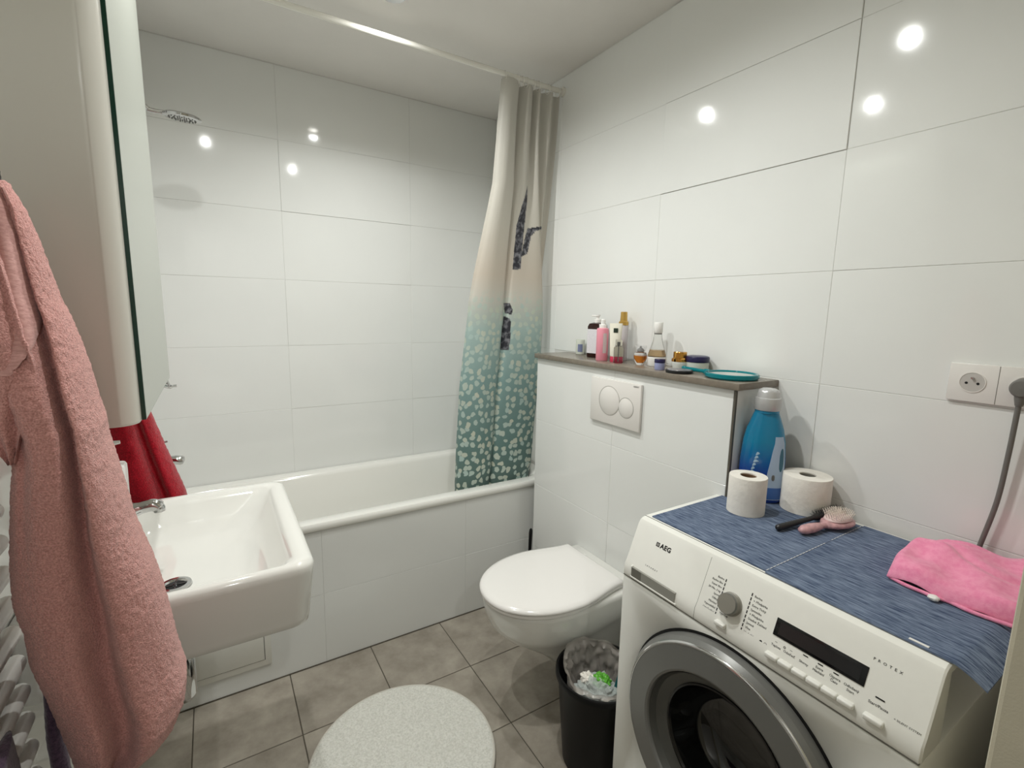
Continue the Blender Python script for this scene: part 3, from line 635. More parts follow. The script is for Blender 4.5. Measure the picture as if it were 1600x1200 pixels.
obj('panel_gap', join(seamline([pp(.6075, .840, -.0001), pp(.6075, .748, -.0001), Vector((WX0+.0015, .6075, .735)), Vector((WX0-.0009, .6075, .716)), Vector((WX0+.0, .6075, .709))], .0004)), 'seam', cp)
# drawer grip recess
dw = obj('detergent_drawer', join(box(WX0-.003, WX0+.02, .655, .796, .7125, .7165, .001), box(WX0-.001, WX0+.02, .793, .797, .7125, .742, .001)), 'wplastic', wm)
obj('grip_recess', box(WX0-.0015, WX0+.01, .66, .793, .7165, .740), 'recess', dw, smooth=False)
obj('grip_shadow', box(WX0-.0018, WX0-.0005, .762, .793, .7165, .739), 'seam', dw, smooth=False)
# logo + lettering
lg = []
c0 = pfr(.7515, .8065)
for i in range(3):
    for j in range(3):
        if (i, j) not in ((1, 1),): lg.append(xf(box(.0002+i*.0036, .0030+i*.0036, j*.0036, .0028+j*.0036, 0, .0003), c0))
obj('logo', join(*lg, xf(box(.0042, .0062, .0042, .0062, 0, .0003), c0)), 'black', cp, smooth=False)
text('AEG', .0158, pfr(.7385, .8065), 'black', cp, bold=.0006, space=1.06)
text('LAVAMAT', .0052, pfr(.762, .7555), 'grey', cp, space=1.9)
text('PROTEX', .0062, pfr(.292, .812), 'black', cp, space=2.1)
# dial
DY, DZ = .537, .7765
dk = obj('programme_dial', xf(lathe([(.0235, 0), (.0235, .003), (.0215, .004), (.0208, .016), (.0195, .0185), (.0, .019)], n=48), axis(pp(DY, DZ), Na)), 'knob', wm, ang=30)
obj('dial_edge', xf(lathe([(.0212, .0145), (.0206, .0172), (.0198, .0186)], n=48, cap0=False, cap1=False), axis(pp(DY, DZ), Na)), 'bezel', dk)
for side, y in (('l', .5617), ('r', .503)):
    for k in range(9):
        z = .812-.00828*k
        yy = y
        obj('programme_mark', xf(box(-.0010, .0010, -.0031, .0031, 0, .0003), pfr(yy, z)), 'black', cp, smooth=False)
LT = ['Bavlna', 'Bavlna Eko', 'Super Eko', '20 Min. 3 kg', 'Sport', 'Džíny', 'Máchání', 'Vypouštění', 'Odstředění']
RTX = ['Bavlna', '+ Předpírka', 'Extra Tichý', 'Syntetika', '+ Předpírka', 'Snadné Žehlení', 'Jemné', 'Vlna', 'Hedvábí']
for k in range(9):
    text(LT[k], .0058, pfr(.566, .8105-.00828*k), 'ink', cp, align='RIGHT')
    text(RTX[k], .0062, pfr(.4975, .8095-.00828*k), 'ink', cp)
obj('wool_symbol', xf(lathe([(.003, 0), (.003, .0003)], n=8), pfr(.462, .7445)), 'black', cp)
obj('hand_wash_symbol', xf(lathe([(.003, 0), (.003, .0003), (.0022, .0003), (.0022, 0)], n=12, cap0=False, cap1=False), pfr(.453, .7445)), 'grey', cp)
# display
dp = obj('display', xf(box(-.0765, .0765, -.0165, .0165, -.001, .0012, .0006), pfr(.3695, .783)), 'display', wm)
obj('screen', xf(box(-.068, .068, -.0115, .0115, 0, .0014), pfr(.3695, .783)), 'lcd', dp, smooth=False)
# buttons
def button(y0, y1, z=.7345): return obj('button', box(WX0-.0065, WX0+.008, y1, y0, z-.0048, z+.0048, .0028, 3), 'wplastic', wm)
BW = .0252
for k in range(6): button(.447-k*BW, .447-(k+1)*BW+.0007)
button(.283, .255); button(.556, .532)
for k, (s, z) in enumerate(((('Teplota',), .750), (('Odstřeď.',), .750), (('Skvrny',), .750), (('Extra', 'Máchání'), .7555), (('Úspora', 'Času'), .7555), (('Odložený', 'Start'), .7555))):
    for q, ln in enumerate(s): text(ln, .0058, pfr(.447-(k+.5)*BW, z-q*.006), 'ink', cp, align='CENTER')
text('Start/Pauza', .0062, pfr(.269, .752), 'ink', cp, align='CENTER')
text('Vyp/Zap', .0058, pfr(.545, .750), 'ink', cp, align='CENTER')
text('+ SILENT SYSTEM', .0042, pfr(.247, .749), 'grey', cp, space=1.1)
for k in (2, 3, 4): obj('indicator_mark', xf(box(-.0042, .0042, -.0009, .0009, 0, .0004), pfr(.447-(k+.5)*BW, .7635)), 'black', cp, smooth=False)
obj('indicator_mark', xf(box(-.0065, .0065, -.0011, .0011, 0, .0004), pfr(.269, .7645)), 'black', cp, smooth=False)
obj('spin_symbol', xf(lathe([(.0022, 0), (.0022, .0003), (.0012, .0003), (.0012, 0)], n=10, cap0=False, cap1=False), pfr(.42, .7575)), 'grey', cp)
for y in (.436, .408): obj('dash_symbol', xf(box(-.0022, .0022, -.0003, .0003, 0, .0003), pfr(y, .7585)), 'grey', cp, smooth=False)
# door
DCY, DCZ = .513, .447
A = axis((WX0, DCY, DCZ), (-1, 0, 0))
obj('door_gasket', xf(lathe([(.2535, -.004), (.2535, .0006), (.246, .0006), (.246, -.004)], n=96, cap0=False, cap1=False), A), 'dark', wm)
dr = obj('door', xf(lathe([(.247, .001), (.2475, .008), (.245, .018), (.236, .030), (.2335, .0325), (.229, .033), (.181, .0365), (.176, .034), (.172, .026)], n=128, cap0=False, cap1=False), A), 'bezel', wm, ang=20)
obj('door_edge', xf(lathe([(.2375, .0285), (.2355, .0318), (.2325, .0334), (.2315, .0333)], n=128, cap0=False, cap1=False), A), 'chrome', dr)
obj('inner_ring', xf(lathe([(.1725, .030), (.166, .014), (.15, .004), (.142, .002), (.141, -.004)], n=96, cap0=False, cap1=False), A), 'bezel2', dr, ang=25)
obj('glass_rim', xf(lathe([(.1425, .0), (.141, .0045), (.137, .0045), (.134, -.001)], n=96, cap0=False, cap1=False), A), 'display', dr, ang=25)
obj('glass_bowl', xf(lathe([(.136, .001), (.128, -.02), (.118, -.05), (.105, -.075), (.08, -.088), (.04, -.094), (.0, -.095)], n=72, cap0=False, cap1=False), A), 'darkglass', dr, ang=40)
# cut the hole for the bowl into the front sheet: boolean keeps the body one mesh
cutg = xf(lathe([(.2, -.13), (.2, .03)], n=64), A)
cut = obj('cutter', cutg, 'dark'); body = [c for c in wm.children if c.name.startswith('body')][0]
md = body.modifiers.new('hole', 'BOOLEAN'); md.object = cut; md.operation = 'DIFFERENCE'; md.solver = 'EXACT'
dg = bpy.context.evaluated_depsgraph_get(); nm = bpy.data.meshes.new_from_object(body.evaluated_get(dg)); body.modifiers.clear(); body.data = nm
bpy.data.objects.remove(cut)
# ------------------------------------------------------------------ mats on the washing machine
def matgeo(y0, y1, x0, x1, droop=0, th=.0022, z=.8515, ny=60, nx=40):
    top, bot = [], []
    for i in range(ny+1):
        y = lerp(y1, y0, i/ny); d = max(0, (WY0-.003-y)); rt, rb = [], []
        for j in range(nx+1):
            x = lerp(x0, x1, j/nx); dz_ = -d*.3-d*d*5 if droop else 0
            w_ = .0006*noise.noise(Vector((x*9, y*9, 1)))+.0006
            yy = y
            rt.append(Vector((x, yy, z+th+w_+dz_))); rb.append(Vector((x, yy, z+dz_)))
        top.append(rt+rb[::-1])
    return loft(top)
t = thing('woven_mat', (1.15, .65, .851), 'blue melange woven mat under the toilet rolls on the washing machine', 'mat', 'blue mats on the washing machine')
obj('cloth', matgeo(.5005, .803, .930, 1.345), 'matblue', t, ang=50)
obj('stitching', join(*[box(x, x+.009, .5007, .5025, .8539, .8546) for x in [.932+.0125*k for k in range(33)]]), 'stitch', t, smooth=False)['kind'] = 'stuff'
t = thing('woven_mat', (1.15, .33, .851), 'blue melange woven mat under the pink cloth, hanging over the near edge', 'mat', 'blue mats on the washing machine')
obj('cloth', matgeo(.163, .4995, .924, 1.352, 1), 'matblue', t, ang=50)
obj('care_tag', box(.929, .934, .236, .262, .8545, .8556), 'white', t, smooth=False)
MZ = .8550
# ------------------------------------------------------------------ toilet rolls
def roll(x, y, r, hh, rc, lab, core_mat, sag):
    t = thing('toilet_roll', (x, y, MZ), lab, 'toilet roll', 'toilet rolls on the washing machine')
    rg = []
    for q, z in ((1, 0), (1.0, .002), (1, hh*.5), (1, hh-.002), (.985, hh), (rc/r, hh), (rc/r, hh*.5), (rc/r, .001)):
        rg.append([Vector((x+r*q*(1+(sag*math.cos(2*a+.6) if q > .9 else 0))*math.cos(a), y+r*q*(1+(sag*math.cos(2*a+.6) if q > .9 else 0))*math.sin(a), MZ+z)) for a in [2*PI*k/64 for k in range(64)]])
    obj('paper', loft(rg, False, False), 'paper', t, ang=40)
    obj('core', lathe([(rc, .0008), (rc, hh-.003), (rc-.0012, hh-.003), (rc-.0012, .0008)], (x, y, MZ), 40, False, False), core_mat, t)
roll(1.172, .703, .046, .098, .020, 'slimmer white toilet roll with brown core, standing left of the other roll', 'card', .015)
roll(1.326, .632, .058, .096, .020, 'fat white toilet roll in front of the blue softener bottle', 'knob', .0)
# ------------------------------------------------------------------ softener bottle
SBX, SBY = 1.287, .737
t = thing('softener_bottle', (SBX, SBY, MZ), 'tall blue fabric softener bottle with silver cap beside the cistern wall', 'bottle')
def blue_mat():
    m = mat('blue_bottle_plastic', (10, 110, 180), .15, coat=.4); tt = m.node_tree; N = tt.nodes.new; L = tt.links.new
    tc = N('ShaderNodeTexCoord'); s = N('ShaderNodeSeparateXYZ'); L(tc.outputs['Object'], s.inputs[0])
    mr = N('ShaderNodeMapRange'); mr.inputs[1].default_value = MZ+.02; mr.inputs[2].default_value = MZ+.22; L(s.outputs[2], mr.inputs[0])
    r = N('ShaderNodeValToRGB'); L(mr.outputs[0], r.inputs[0]); r.color_ramp.elements[0].position = .3; r.color_ramp.elements[0].color = srgb((24, 62, 152)); r.color_ramp.elements[1].position = .75; r.color_ramp.elements[1].color = srgb((6, 128, 170))
    L(r.outputs[0], m.node_tree.nodes['Principled BSDF'].inputs['Base Color']); return m
M['blue'] = blue_mat()
sbt = [(.052, .030, 0), (.057, .034, .006), (.058, .035, .06), (.057, .035, .12), (.053, .034, .17), (.046, .032, .205), (.037, .029, .232), (.032, .0275, .246), (.030, .027, .252)]
rr_ = Matrix.Translation((SBX, SBY, MZ)) @ Matrix.Rotation(math.radians(-52), 4, 'Z')
def el(a, b, z, n=48): return [Vector((a*math.copysign(abs(math.cos(2*PI*i/n))**.85, math.cos(2*PI*i/n)), b*math.copysign(abs(math.sin(2*PI*i/n))**.85, math.sin(2*PI*i/n)), z)) for i in range(n)]
obj('bottle', xf(loft([el(*q) for q in sbt]), rr_), 'blue', t, ang=40)
obj('collar', xf(lathe([(.029, .248), (.031, .25), (.031, .256), (.029, .258)], n=40), rr_), 'blue', t)
obj('cap', xf(lathe([(.0325, .257), (.034, .26), (.0335, .285), (.0325, .290), (.029, .292), (.0275, .305), (.024, .312), (.016, .316), (.0, .317)], n=44, cap1=False), rr_), mat('silver_cap_plastic', (196, 196, 196), .28, metal=.3), t, ang=45)
def onb(u, z, off):  # point on the bottle's near side, u in -1..1 (local angle)
    for (a0, b0, z0), (a1, b1, z1) in zip(sbt, sbt[1:]):
        if z0 <= z <= z1: k = (z-z0)/(z1-z0); a, b = lerp(a0, a1, k), lerp(b0, b1, k); break
    th = -PI/2+u; c, s = math.cos(th), math.sin(th)
    return Vector(((a+off)*math.copysign(abs(c)**.85, c), (b+off)*math.copysign(abs(s)**.85, s), z))
def patch(pts, off, mt, name, par):  # outline polygon in (u,z), triangulated as grid rows
    rows = []
    for u0, u1, z in pts: rows.append([rr_ @ onb(lerp(u0, u1, k/14), z, off) for k in range(15)]+[rr_ @ onb(lerp(u0, u1, k/14), z, .0001) for k in range(14, -1, -1)])
    return obj(name, loft(rows), mt, par, ang=50)
M['labelpale'] = mat('pale_blue_label', (176, 196, 220), .35)
lb = patch([(.1, 1.15, z) for z in (.01, .03, .06)]+[(.15, 1.12, .09), (.22, 1.1, .12), (.3, 1.08, .15), (.38, 1.05, .17), (.42, 1.0, .188)], .0006, 'labelpale', 'label', t)
patch([(.74, .82, .092), (.68, .92, .10), (.66, .96, .115), (.68, .96, .135), (.74, .94, .15), (.82, .9, .156)], .0012, mat('grey_blue_oval', (62, 110, 132), .4), 'label_oval', lb)
patch([(.1, 1.15, .012), (.1, 1.15, .03), (.1, 1.15, .045)], .0010, mat('mid_blue_band', (70, 110, 176), .4), 'label_band', lb)
patch([(.36, .44, .066), (.33, .47, .07), (.33, .47, .078), (.36, .44, .082)], .0012, 'grey', 'label_symbol', lb)
tx = frame(rr_ @ onb(-.42, .055, .0008), (rr_.to_3x3() @ (onb(-.3, .11, 0)-onb(-.42, .055, 0))), rr_.to_3x3() @ Vector((-.8, -.1, .5)))
text('softener', .019, frame(rr_ @ (onb(-.5, .045, .002)), rr_.to_3x3() @ (onb(-.3, .15, 0)-onb(-.5, .045, 0)), rr_.to_3x3() @ Vector((-1, .25, .2))), 'labelpale', t) if False else None
for k in range(9):
    z = .05+.0105*k; u = -.62+.036*k
    patch([(u, u+.06, z), (u+.02, u+.17 if k % 3 else u+.24, z+.004), (u+.05, u+.13, z+.0085)], .0008, mat('silver_print', (170, 200, 220), .3), 'script_mark', t)
# ------------------------------------------------------------------ brushes
t = thing('hair_brush', (1.24, .585, MZ), 'black round-bristled hair brush lying by the fat toilet roll', 'hair brush')
M['blackp'] = mat('black_brush_plastic', (34, 33, 34), .4)
a, b = Vector((1.125, .592, MZ+.008)), Vector((1.362, .556, MZ+.018)); d = (b-a).normalized()
obj('handle', tube([a, a+d*.004, a+d*.02, a+d*.1, a+d*.13], [.004, .0075, .008, .0062, .0058], 14), 'blackp', t)
obj('brush_head', tube([a+d*.125, a+d*.14, a+d*.225, a+d*.24], [.005, .009, .009, .004], 14), 'blackp', t)
br = []
pr = d.orthogonal().normalized(); pq = d.cross(pr)
for i in range(20):
    for k in range(9):
        an = 2*PI*(k+.5*(i % 2))/9; v = pr*math.cos(an)+pq*math.sin(an)
        if v.z < -.35: continue
        c = a+d*(.142+.0043*i)+v*.008; br.append(tube([c, c+v*.011], [.0006, .0003], 4))
tag(obj('bristles', join(*br), 'blackp', t), kind='stuff')
t = thing('hair_brush', (1.24, .54, MZ), 'small pink hair brush with pale bristles in front of the black brush', 'hair brush')
M['pinkp'] = noisy(mat('mottled_pink_plastic', (202, 158, 160), .3), 90, .22)
a, b = Vector((1.152, .552, MZ+.012)), Vector((1.332, .520, MZ+.014)); d = (b-a).normalized(); side = Vector((0, 0, 1)).cross(d).normalized()
def oval(c, w_, hgt): return [c+side*w_*math.cos(2*PI*k/24)+Vector((0, 0, 1))*hgt*math.sin(2*PI*k/24) for k in range(24)]
obj('handle', loft([oval(a+d*s, w_, q) for s, w_, q in ((0, .002, .002), (.003, .008, .007), (.015, .0125, .0105), (.04, .0135, .011), (.06, .0105, .009), (.075, .0075, .0075), (.085, .008, .0075))]), 'pinkp', t, ang=60)
hc = a+d*.13
obj('brush_head', loft([oval(a+d*s, w_, q) for s, w_, q in ((.083, .008, .0075), (.092, .018, .009), (.105, .026, .0105), (.13, .031, .0115), (.155, .027, .0105), (.17, .017, .008), (.176, .004, .003))]), 'pinkp', t, ang=60)
obj('cushion', xf(loft([el(.036*q, .024*q, z) for q, z in ((1, 0), (.95, .004), (.7, .0075), (.3, .009))]), frame(hc+Vector((0, 0, .0095)), d, side)), mat('pale_pink_cushion', (222, 196, 192), .5), t, ang=60)
br = []; rb = random.Random(2)
for i in range(-5, 6):
    for j in range(-3, 4):
        q = (i/5.6)**2+(j/3.7)**2
        if q > 1: continue
        c = hc+d*(i*.0062)+side*(j*.0062)+Vector((0, 0, .0155-.004*q)); v = (Vector((0, 0, 1))+d*i*.08+side*j*.12).normalized()
        br.append(tube([c, c+v*.017], [.0009, .0007], 5)); br.append(lathe([(.0005, -.001), (.0014, 0), (.0005, .001)], c+v*.017, 6))
tag(obj('bristles', join(*br), mat('cream_bristle', (236, 226, 214), .5), t), kind='stuff')
# ------------------------------------------------------------------ pink cloth
def clothsurf(s, q):  # s along y (far->near), q from front to back
    y = lerp(.362, .165, s); x = lerp(lerp(1.112, 1.128, s)-.012*math.sin(s*PI), lerp(1.352, 1.375, s), q)
    hgt = .026+.018*math.sin(min(1, q*1.1)*PI*.9)+.014*math.exp(-((q-.62-.25*(s-.3))/.16)**2)+.010*math.exp(-((s-.3)/.12)**2)*math.exp(-((q-.3)/.25)**2)
    hgt += .004*math.sin(13*q+4*s)*min(1, q*3)+.006*math.exp(-((q-.82-.1*math.sin(s*4))/.05)**2)-.007*math.exp(-((q-.5-.12*math.sin(s*5+1))/.045)**2)
    hgt += .005*math.sin(9*s+7*q)+.006*noise.noise(Vector((s*4, q*5, 2)))
    edge = min(1, q/.07)*min(1, (1-q)/.06); edge = math.sqrt(max(0, edge*(2-edge))); e2 = min(1, s/.08); e2 = math.sqrt(max(0, e2*(2-e2)))
    return Vector((x, y+.012*math.sin(q*4), MZ+.001+max(.0, hgt)*edge*(.35+.65*e2)))
n1, n2 = 70, 70
def clothrow(i):
    top, bot = [], []
    for j in range(n2+1):
        p = clothsurf(i/n1, j/n2); q, s_ = j/n2, i/n1
        zb = MZ+.0006+.0125*max(0, 1-q/.3)*math.exp(-((s_-.22)/.2)**2)+.006*max(0, 1-q/.3)*math.exp(-((s_-.7)/.12)**2)
        top.append(Vector((p.x, p.y, max(p.z, zb+.0035)))); bot.append(Vector((p.x, p.y, zb)))
    return top+bot[::-1]
rg = [clothrow(i) for i in range(n1+1)]
t = thing('pink_cloth', (1.24, .27, MZ), 'folded bright pink cloth on the blue mat by the socket', 'cloth')
obj('fold', loft(rg), 'pinkcloth', t, ang=70)
obj('lower_fold', tube(smoothpath([(1.118, .362, MZ+.004), (1.108, .33, MZ+.004), (1.107, .30, MZ+.004), (1.104, .285, MZ+.005), (1.111, .265, MZ+.004), (1.107, .23, MZ+.004), (1.117, .17, MZ+.004)], 8), [.002]+[.0036]*47+[.003], 12), 'pinkcloth', t)
obj('white_tag', crumple((1.098, .283, MZ+.006), .009, 4, .5, 12, .2), 'white', t, ang=60)
# ------------------------------------------------------------------ socket, plug, cable
t = thing('wall_socket', (XR, .313, 1.19), 'white double wall socket above the washing machine', 'socket')
fr_ = obj('plate', box(XR-.009, XR-.0008, .231, .393, 1.191, 1.274, .0025), 'plate', t)
obj('plate_gap', box(XR-.0094, XR-.0085, .3118, .3126, 1.1925, 1.2725), 'seam', fr_, smooth=False)
for y in (.352, .271):
    A = axis((XR-.0092, y, 1.234), (-1, 0, 0))
    obj('socket_ring', xf(lathe([(.0225, -.001), (.0222, .0012), (.0205, .0012), (.0198, -.001)], n=40, cap0=False, cap1=False), A), 'plate', t)
    ins = obj('socket_insert', xf(lathe([(.0202, .0003), (.0198, .0006), (.0, .0006)], n=36, cap0=False, cap1=False), A), mat('shaded_socket_face', (196, 192, 187), .4), t)
    for ox, oz in ((-.0095, .0), (.0095, .0)): obj('socket_hole', xf(lathe([(.0027, .0006), (.0027, .001), (0, .001)], n=14, cap0=False, cap1=False), axis((XR-.0092, y+ox, 1.232+oz), (-1, 0, 0))), 'dark', t)
    obj('earth_pin', xf(lathe([(.0026, 0), (.0026, .006), (.0015, .008)], n=14), axis((XR-.0092, y, 1.2435), (-1, 0, 0))), 'chrome', t)
t = thing('power_plug', (XR-.02, .271, 1.2), 'grey power plug with cable in the right-hand socket', 'plug')
obj('plug_body', join(xf(lathe([(.0195, .0002), (.0195, .012), (.0185, .026), (.015, .031), (.0, .032)], n=36, cap1=False), axis((XR-.01, .271, 1.234), (-1, 0, 0))), tube([(XR-.027, .271, 1.232), (XR-.027, .272, 1.212), (XR-.026, .273, 1.198)], [.012, .0095, .006], 16)), 'cable', t)
cb = tube(smoothpath([(XR-.026, .273, 1.205), (XR-.024, .274, 1.16), (XR-.021, .276, 1.09), (XR-.018, .281, .99), (XR-.016, .296, .88), (XR-.015, .305, .80), (XR-.014, .31, .6)], 8), .0046, 12)
obj('cable', cb, 'cable', t)
# ------------------------------------------------------------------ things on the shelf
SZ_ = SH+.0004
M['glass'] = mat('clear_glass', (245, 246, 244), .02, trans=1, ior=1.2)
M['amber'] = mat('amber_perfume', (226, 140, 52), .05, trans=.8, ior=1.3)
M['cologne'] = mat('pale_amber_liquid', (232, 202, 160), .05, trans=.7, ior=1.3)
M['brown'] = mat('dark_brown_bottle', (46, 22, 18), .18)
M['pinkb'] = mat('pink_bottle_plastic', (232, 150, 166), .3)
M['gold'] = mat('gold_metal', (206, 168, 92), .3, metal=.7)
M['goldlid'] = mat('polished_gold', (214, 160, 80), .15, metal=1)
M['navy'] = mat('navy_plastic', (34, 30, 72), .3)
M['cream'] = mat('cream_tube_plastic', (238, 234, 218), .4)
M['redcap'] = mat('raspberry_cap', (200, 52, 84), .3)
M['paleblue'] = mat('pale_blue_jar', (160, 166, 206), .3)
M['palegreen'] = mat('pale_grey_green_jar', (204, 210, 200), .25)
M['labelw'] = noisy(mat('printed_white_label', (222, 220, 224), .5), 300, .12, stretch=(1, 1, 2))
M['tealp'] = mat('translucent_teal_plastic', (20, 150, 160), .08, trans=.45, ior=1.35)
M['darkgreen'] = mat('dark_green_print', (38, 52, 40), .5)
def facing(x, y):  # direction from a thing on the shelf towards the open side of the shelf
    return math.atan2(-y, -x)
# small clear jar
x, y = 1.362, 1.633; t = thing('small_jar', (x, y, SH), 'small clear jar with white and purple print, left end of the shelf', 'jar')
obj('jar', lathe([(.0175, 0), (.019, .002), (.0195, .062), (.0185, .064), (.0175, .06), (.017, .004)], (x, y, SZ_), 32, True, True), mat('frosted_jar', (222, 226, 214), .15, alpha=.75), t)
obj('contents', lathe([(.0165, .006), (.0165, .045), (.012, .062)], (x, y, SZ_), 24), 'white', t)
obj('print', loft([[Vector((x+.0197*math.cos(a), y+.0197*math.sin(a), SZ_+z)) for a in [PI+.3+.1*k for k in range(12)]] for z in (.012, .045)], False, False, False), mat('purple_teal_print', (120, 128, 160), .5), t)
# dark bottle
x, y = 1.335, 1.497; t = thing('pump_bottle', (x, y, SH), 'dark brown square pump bottle with white label on the shelf', 'bottle')
R = Matrix.Translation((x, y, SZ_)) @ Matrix.Rotation(.2, 4, 'Z')
bb = obj('bottle', xf(loft([rrect(0, 0, a, b, r, z, 6) for a, b, r, z in ((.024, .032, .008, 0), (.026, .034, .009, .003), (.026, .034, .009, .125), (.022, .030, .010, .137), (.012, .013, .010, .142))]), R), 'brown', t, ang=40)
obj('label', xf(join(box(-.0268, -.0258, -.030, .030, .018, .115), box(-.027, -.0262, -.032, .02, .03, .088)), R), 'labelw', bb, smooth=False)
obj('pump', xf(join(lathe([(.0145, .138), (.0145, .154), (.006, .156), (.006, .166), (.010, .167), (.010, .172)], n=20), box(-.008, .008, -.005, .026, .165, .172, .002)), R), 'white', t)
# pink bottle
x, y = 1.270, 1.393; t = thing('pink_pump_bottle', (x, y, SH), 'slim pink bottle with white pump cap on the shelf', 'bottle')
obj('bottle', lathe([(.021, 0), (.0228, .003), (.0228, .118), (.021, .123), (.013, .125)], (x, y, SZ_), 36), 'pinkb', t)
obj('pump', lathe([(.0145, .1235), (.014, .136), (.009, .138), (.0085, .155), (.006, .158)], (x, y, SZ_), 24), 'white', t)
obj('print', loft([[Vector((x+.0230*math.cos(a), y+.0230*math.sin(a), SZ_+z)) for a in [PI+.95+.08*k for k in range(9)]] for z in (.03, .105)], False, False, False), mat('pale_grey_print', (206, 190, 190), .4), t)
# gold capped bottle
x, y = 1.355, 1.371; t = thing('gold_capped_bottle', (x, y, SH), 'tall slim bottle with matte gold cap behind the cream tube', 'bottle')
obj('bottle', lathe([(.0175, 0), (.0185, .002), (.0185, .132), (.016, .137)], (x, y, SZ_), 32), mat('greyish_bottle', (200, 194, 196), .25), t)
obj('cap', lathe([(.0185, .136), (.0185, .148), (.014, .152), (.0125, .186), (.009, .187)], (x, y, SZ_), 28), 'gold', t)
# cream tube standing on its cap
x, y = 1.283, 1.336; t = thing('cream_tube', (x, y, SH), 'cream coloured tube with dark square logo standing on a raspberry cap', 'tube')
R = Matrix.Translation((x, y, SZ_)) @ Matrix.Rotation(math.radians(43), 4, 'Z')
obj('cap', xf(lathe([(.0165, 0), (.0172, .002), (.0172, .019), (.016, .021)], n=32), R), 'redcap', t)
obj('tube', xf(loft([[Vector((b*math.cos(q), a*math.sin(q), z)) for q in [2*PI*k/40 for k in range(40)]] for a, b, z in ((.0165, .0165, .021), (.0185, .0175, .026), (.020, .0165, .06), (.022, .010, .105), (.0235, .003, .138), (.0236, .0014, .144))]), R), 'cream', t, ang=60)
obj('logo', xf(box(-.0105, -.0072, -.008, .008, .110, .126), R), 'darkgreen', t, smooth=False)
# clear bottle
x, y = 1.262, 1.296; t = thing('clear_spray_bottle', (x, y, SH), 'small clear cylindrical spray bottle before the cream tube', 'bottle')
obj('glass_body', lathe([(.0155, 0), (.0175, .002), (.0175, .055), (.012, .062), (.009, .064)], (x, y, SZ_), 32), 'glass', t)
obj('cap', lathe([(.0125, .063), (.0125, .084), (.011, .086)], (x, y, SZ_), 28), 'glass', t)
obj('dip_tube', lathe([(.0015, .006), (.0015, .064), (.005, .066), (.005, .078)], (x, y, SZ_), 12), 'bezel', t)
# amber perfume
x, y = 1.300, 1.224; t = thing('perfume_bottle', (x, y, SH), 'round glass perfume bottle with amber liquid and black stopper', 'perfume')
obj('glass_body', lathe([(.012, 0), (.015, .003), (.0225, .022), (.0235, .034), (.020, .044), (.009, .047)], (x, y, SZ_), 36), 'glass', t)
obj('liquid', lathe([(.009, .008), (.0185, .022), (.0205, .033), (.0, .033)], (x, y, SZ_), 32), 'amber', t)
obj('stopper', lathe([(.012, .0475), (.0125, .053), (.009, .058), (.004, .061), (.0035, .067)], (x, y, SZ_), 24), 'black', t)
obj('clear_cap', lathe([(.016, .0472), (.021, .062), (.021, .069), (.018, .069), (.014, .05)], (x, y, SZ_), 28, True, True), mat('thin_clear_plastic', (240, 240, 240), .05, alpha=.25), t)
# conical bottle
x, y = 1.333, 1.178; t = thing('conical_perfume_bottle', (x, y, SH), 'tall cone-shaped clear perfume bottle with white cap and base', 'perfume')
obj('base', lathe([(.031, 0), (.0325, .003), (.033, .030), (.031, .032)], (x, y, SZ_), 40), 'white', t)
obj('glass_body', lathe([(.031, .032), (.0315, .038), (.0165, .088), (.0125, .115)], (x, y, SZ_), 40), 'glass', t)
obj('liquid', lathe([(.028, .034), (.0275, .040), (.0225, .056), (.0, .056)], (x, y, SZ_), 36), 'cologne', t)
obj('cap', lathe([(.0135, .115), (.0148, .117), (.0155, .15), (.014, .1525)], (x, y, SZ_), 32), 'white', t)
obj('collar', lathe([(.0125, .111), (.0133, .112), (.0133, .1155)], (x, y, SZ_), 28), 'bezel', t)
# little blue jar
x, y = 1.250, 1.090; t = thing('cream_jar', (x, y, SH), 'tiny pale blue jar with navy lid at the front of the shelf', 'jar')
obj('jar', lathe([(.0155, 0), (.0165, .002), (.0165, .023), (.015, .024)], (x, y, SZ_), 32), 'paleblue', t)
obj('lid', lathe([(.0172, .0235), (.0175, .0255), (.0175, .034), (.0165, .0355)], (x, y, SZ_), 32), 'navy', t)
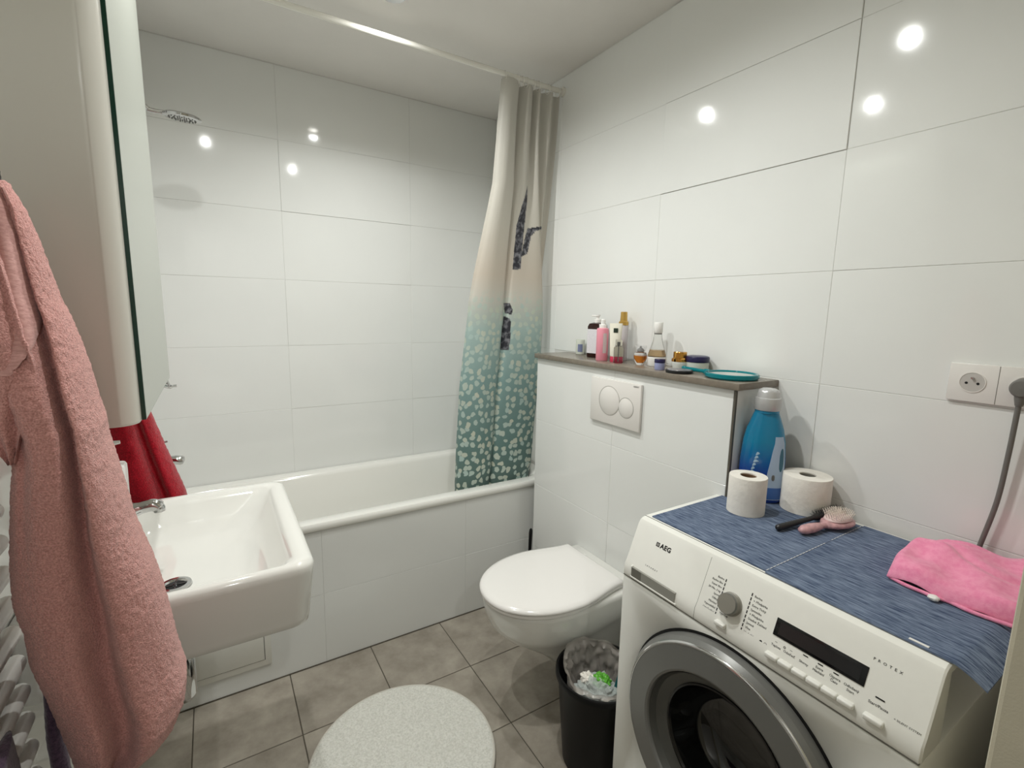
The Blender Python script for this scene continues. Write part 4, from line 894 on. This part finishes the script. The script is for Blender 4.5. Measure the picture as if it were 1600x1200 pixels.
# gold lidded jar
x, y = 1.316, 1.064; t = thing('cream_jar', (x, y, SH), 'glass cream jar with shiny gold lid on the shelf', 'jar')
obj('jar', lathe([(.017, 0), (.022, .004), (.0265, .022), (.026, .027)], (x, y, SZ_), 36), mat('milky_glass', (222, 224, 218), .08, coat=.5), t)
obj('lid', lathe([(.0265, .0275), (.0265, .036), (.0215, .040), (.0215, .058), (.0205, .0595)], (x, y, SZ_), 36), 'goldlid', t, ang=25)
# navy lidded jar
x, y = 1.350, 1.022; t = thing('cream_jar', (x, y, SH), 'wide pale jar with navy lid on the shelf against the wall', 'jar')
obj('jar', lathe([(.034, 0), (.0365, .003), (.0365, .028), (.035, .029)], (x, y, SZ_), 40), 'palegreen', t)
obj('lid', lathe([(.0375, .0292), (.038, .031), (.038, .043), (.036, .047), (.03, .049)], (x, y, SZ_), 40), 'navy', t)
# black compact
x, y = 1.247, 1.008; t = thing('compact_case', (x, y, SH), 'flat black round compact lying at the shelf edge', 'compact')
obj('case', lathe([(.040, 0), (.0415, .002), (.0415, .008), (.040, .0095), (.037, .0098)], (x, y, SZ_), 48), 'black', t)
obj('cover', lathe([(.0368, .0094), (.036, .0106), (.0, .0108)], (x, y, SZ_), 40, False, False), mat('grey_cover', (120, 120, 126), .25), t)
# teal hand mirror
x, y = 1.293, .857; t = thing('hand_mirror', (x, y, SH), 'round teal hand mirror lying flat at the near end of the shelf', 'hand mirror')
obj('frame', lathe([(.060, .0), (.071, .001), (.0745, .005), (.0745, .013), (.072, .0155), (.066, .0155), (.064, .0125), (.06, .0115)], (x, y, SZ_), 64, True, True), 'tealp', t)
obj('handle', tube(smoothpath([(x-.002, y+.072, SZ_+.008), (x, y+.095, SZ_+.009), (x+.002, y+.13, SZ_+.0095), (x+.004, y+.17, SZ_+.010), (x+.004, y+.178, SZ_+.010)], 5), [.009]*5+[.006]*5+[.006]*5+[.0075]*5+[.004], 12), 'tealp', t)
obj('mirror_glass', lathe([(.0635, .0118), (.0632, .0126), (.0, .0126)], (x, y, SZ_), 64, False, False), 'mirror', t)
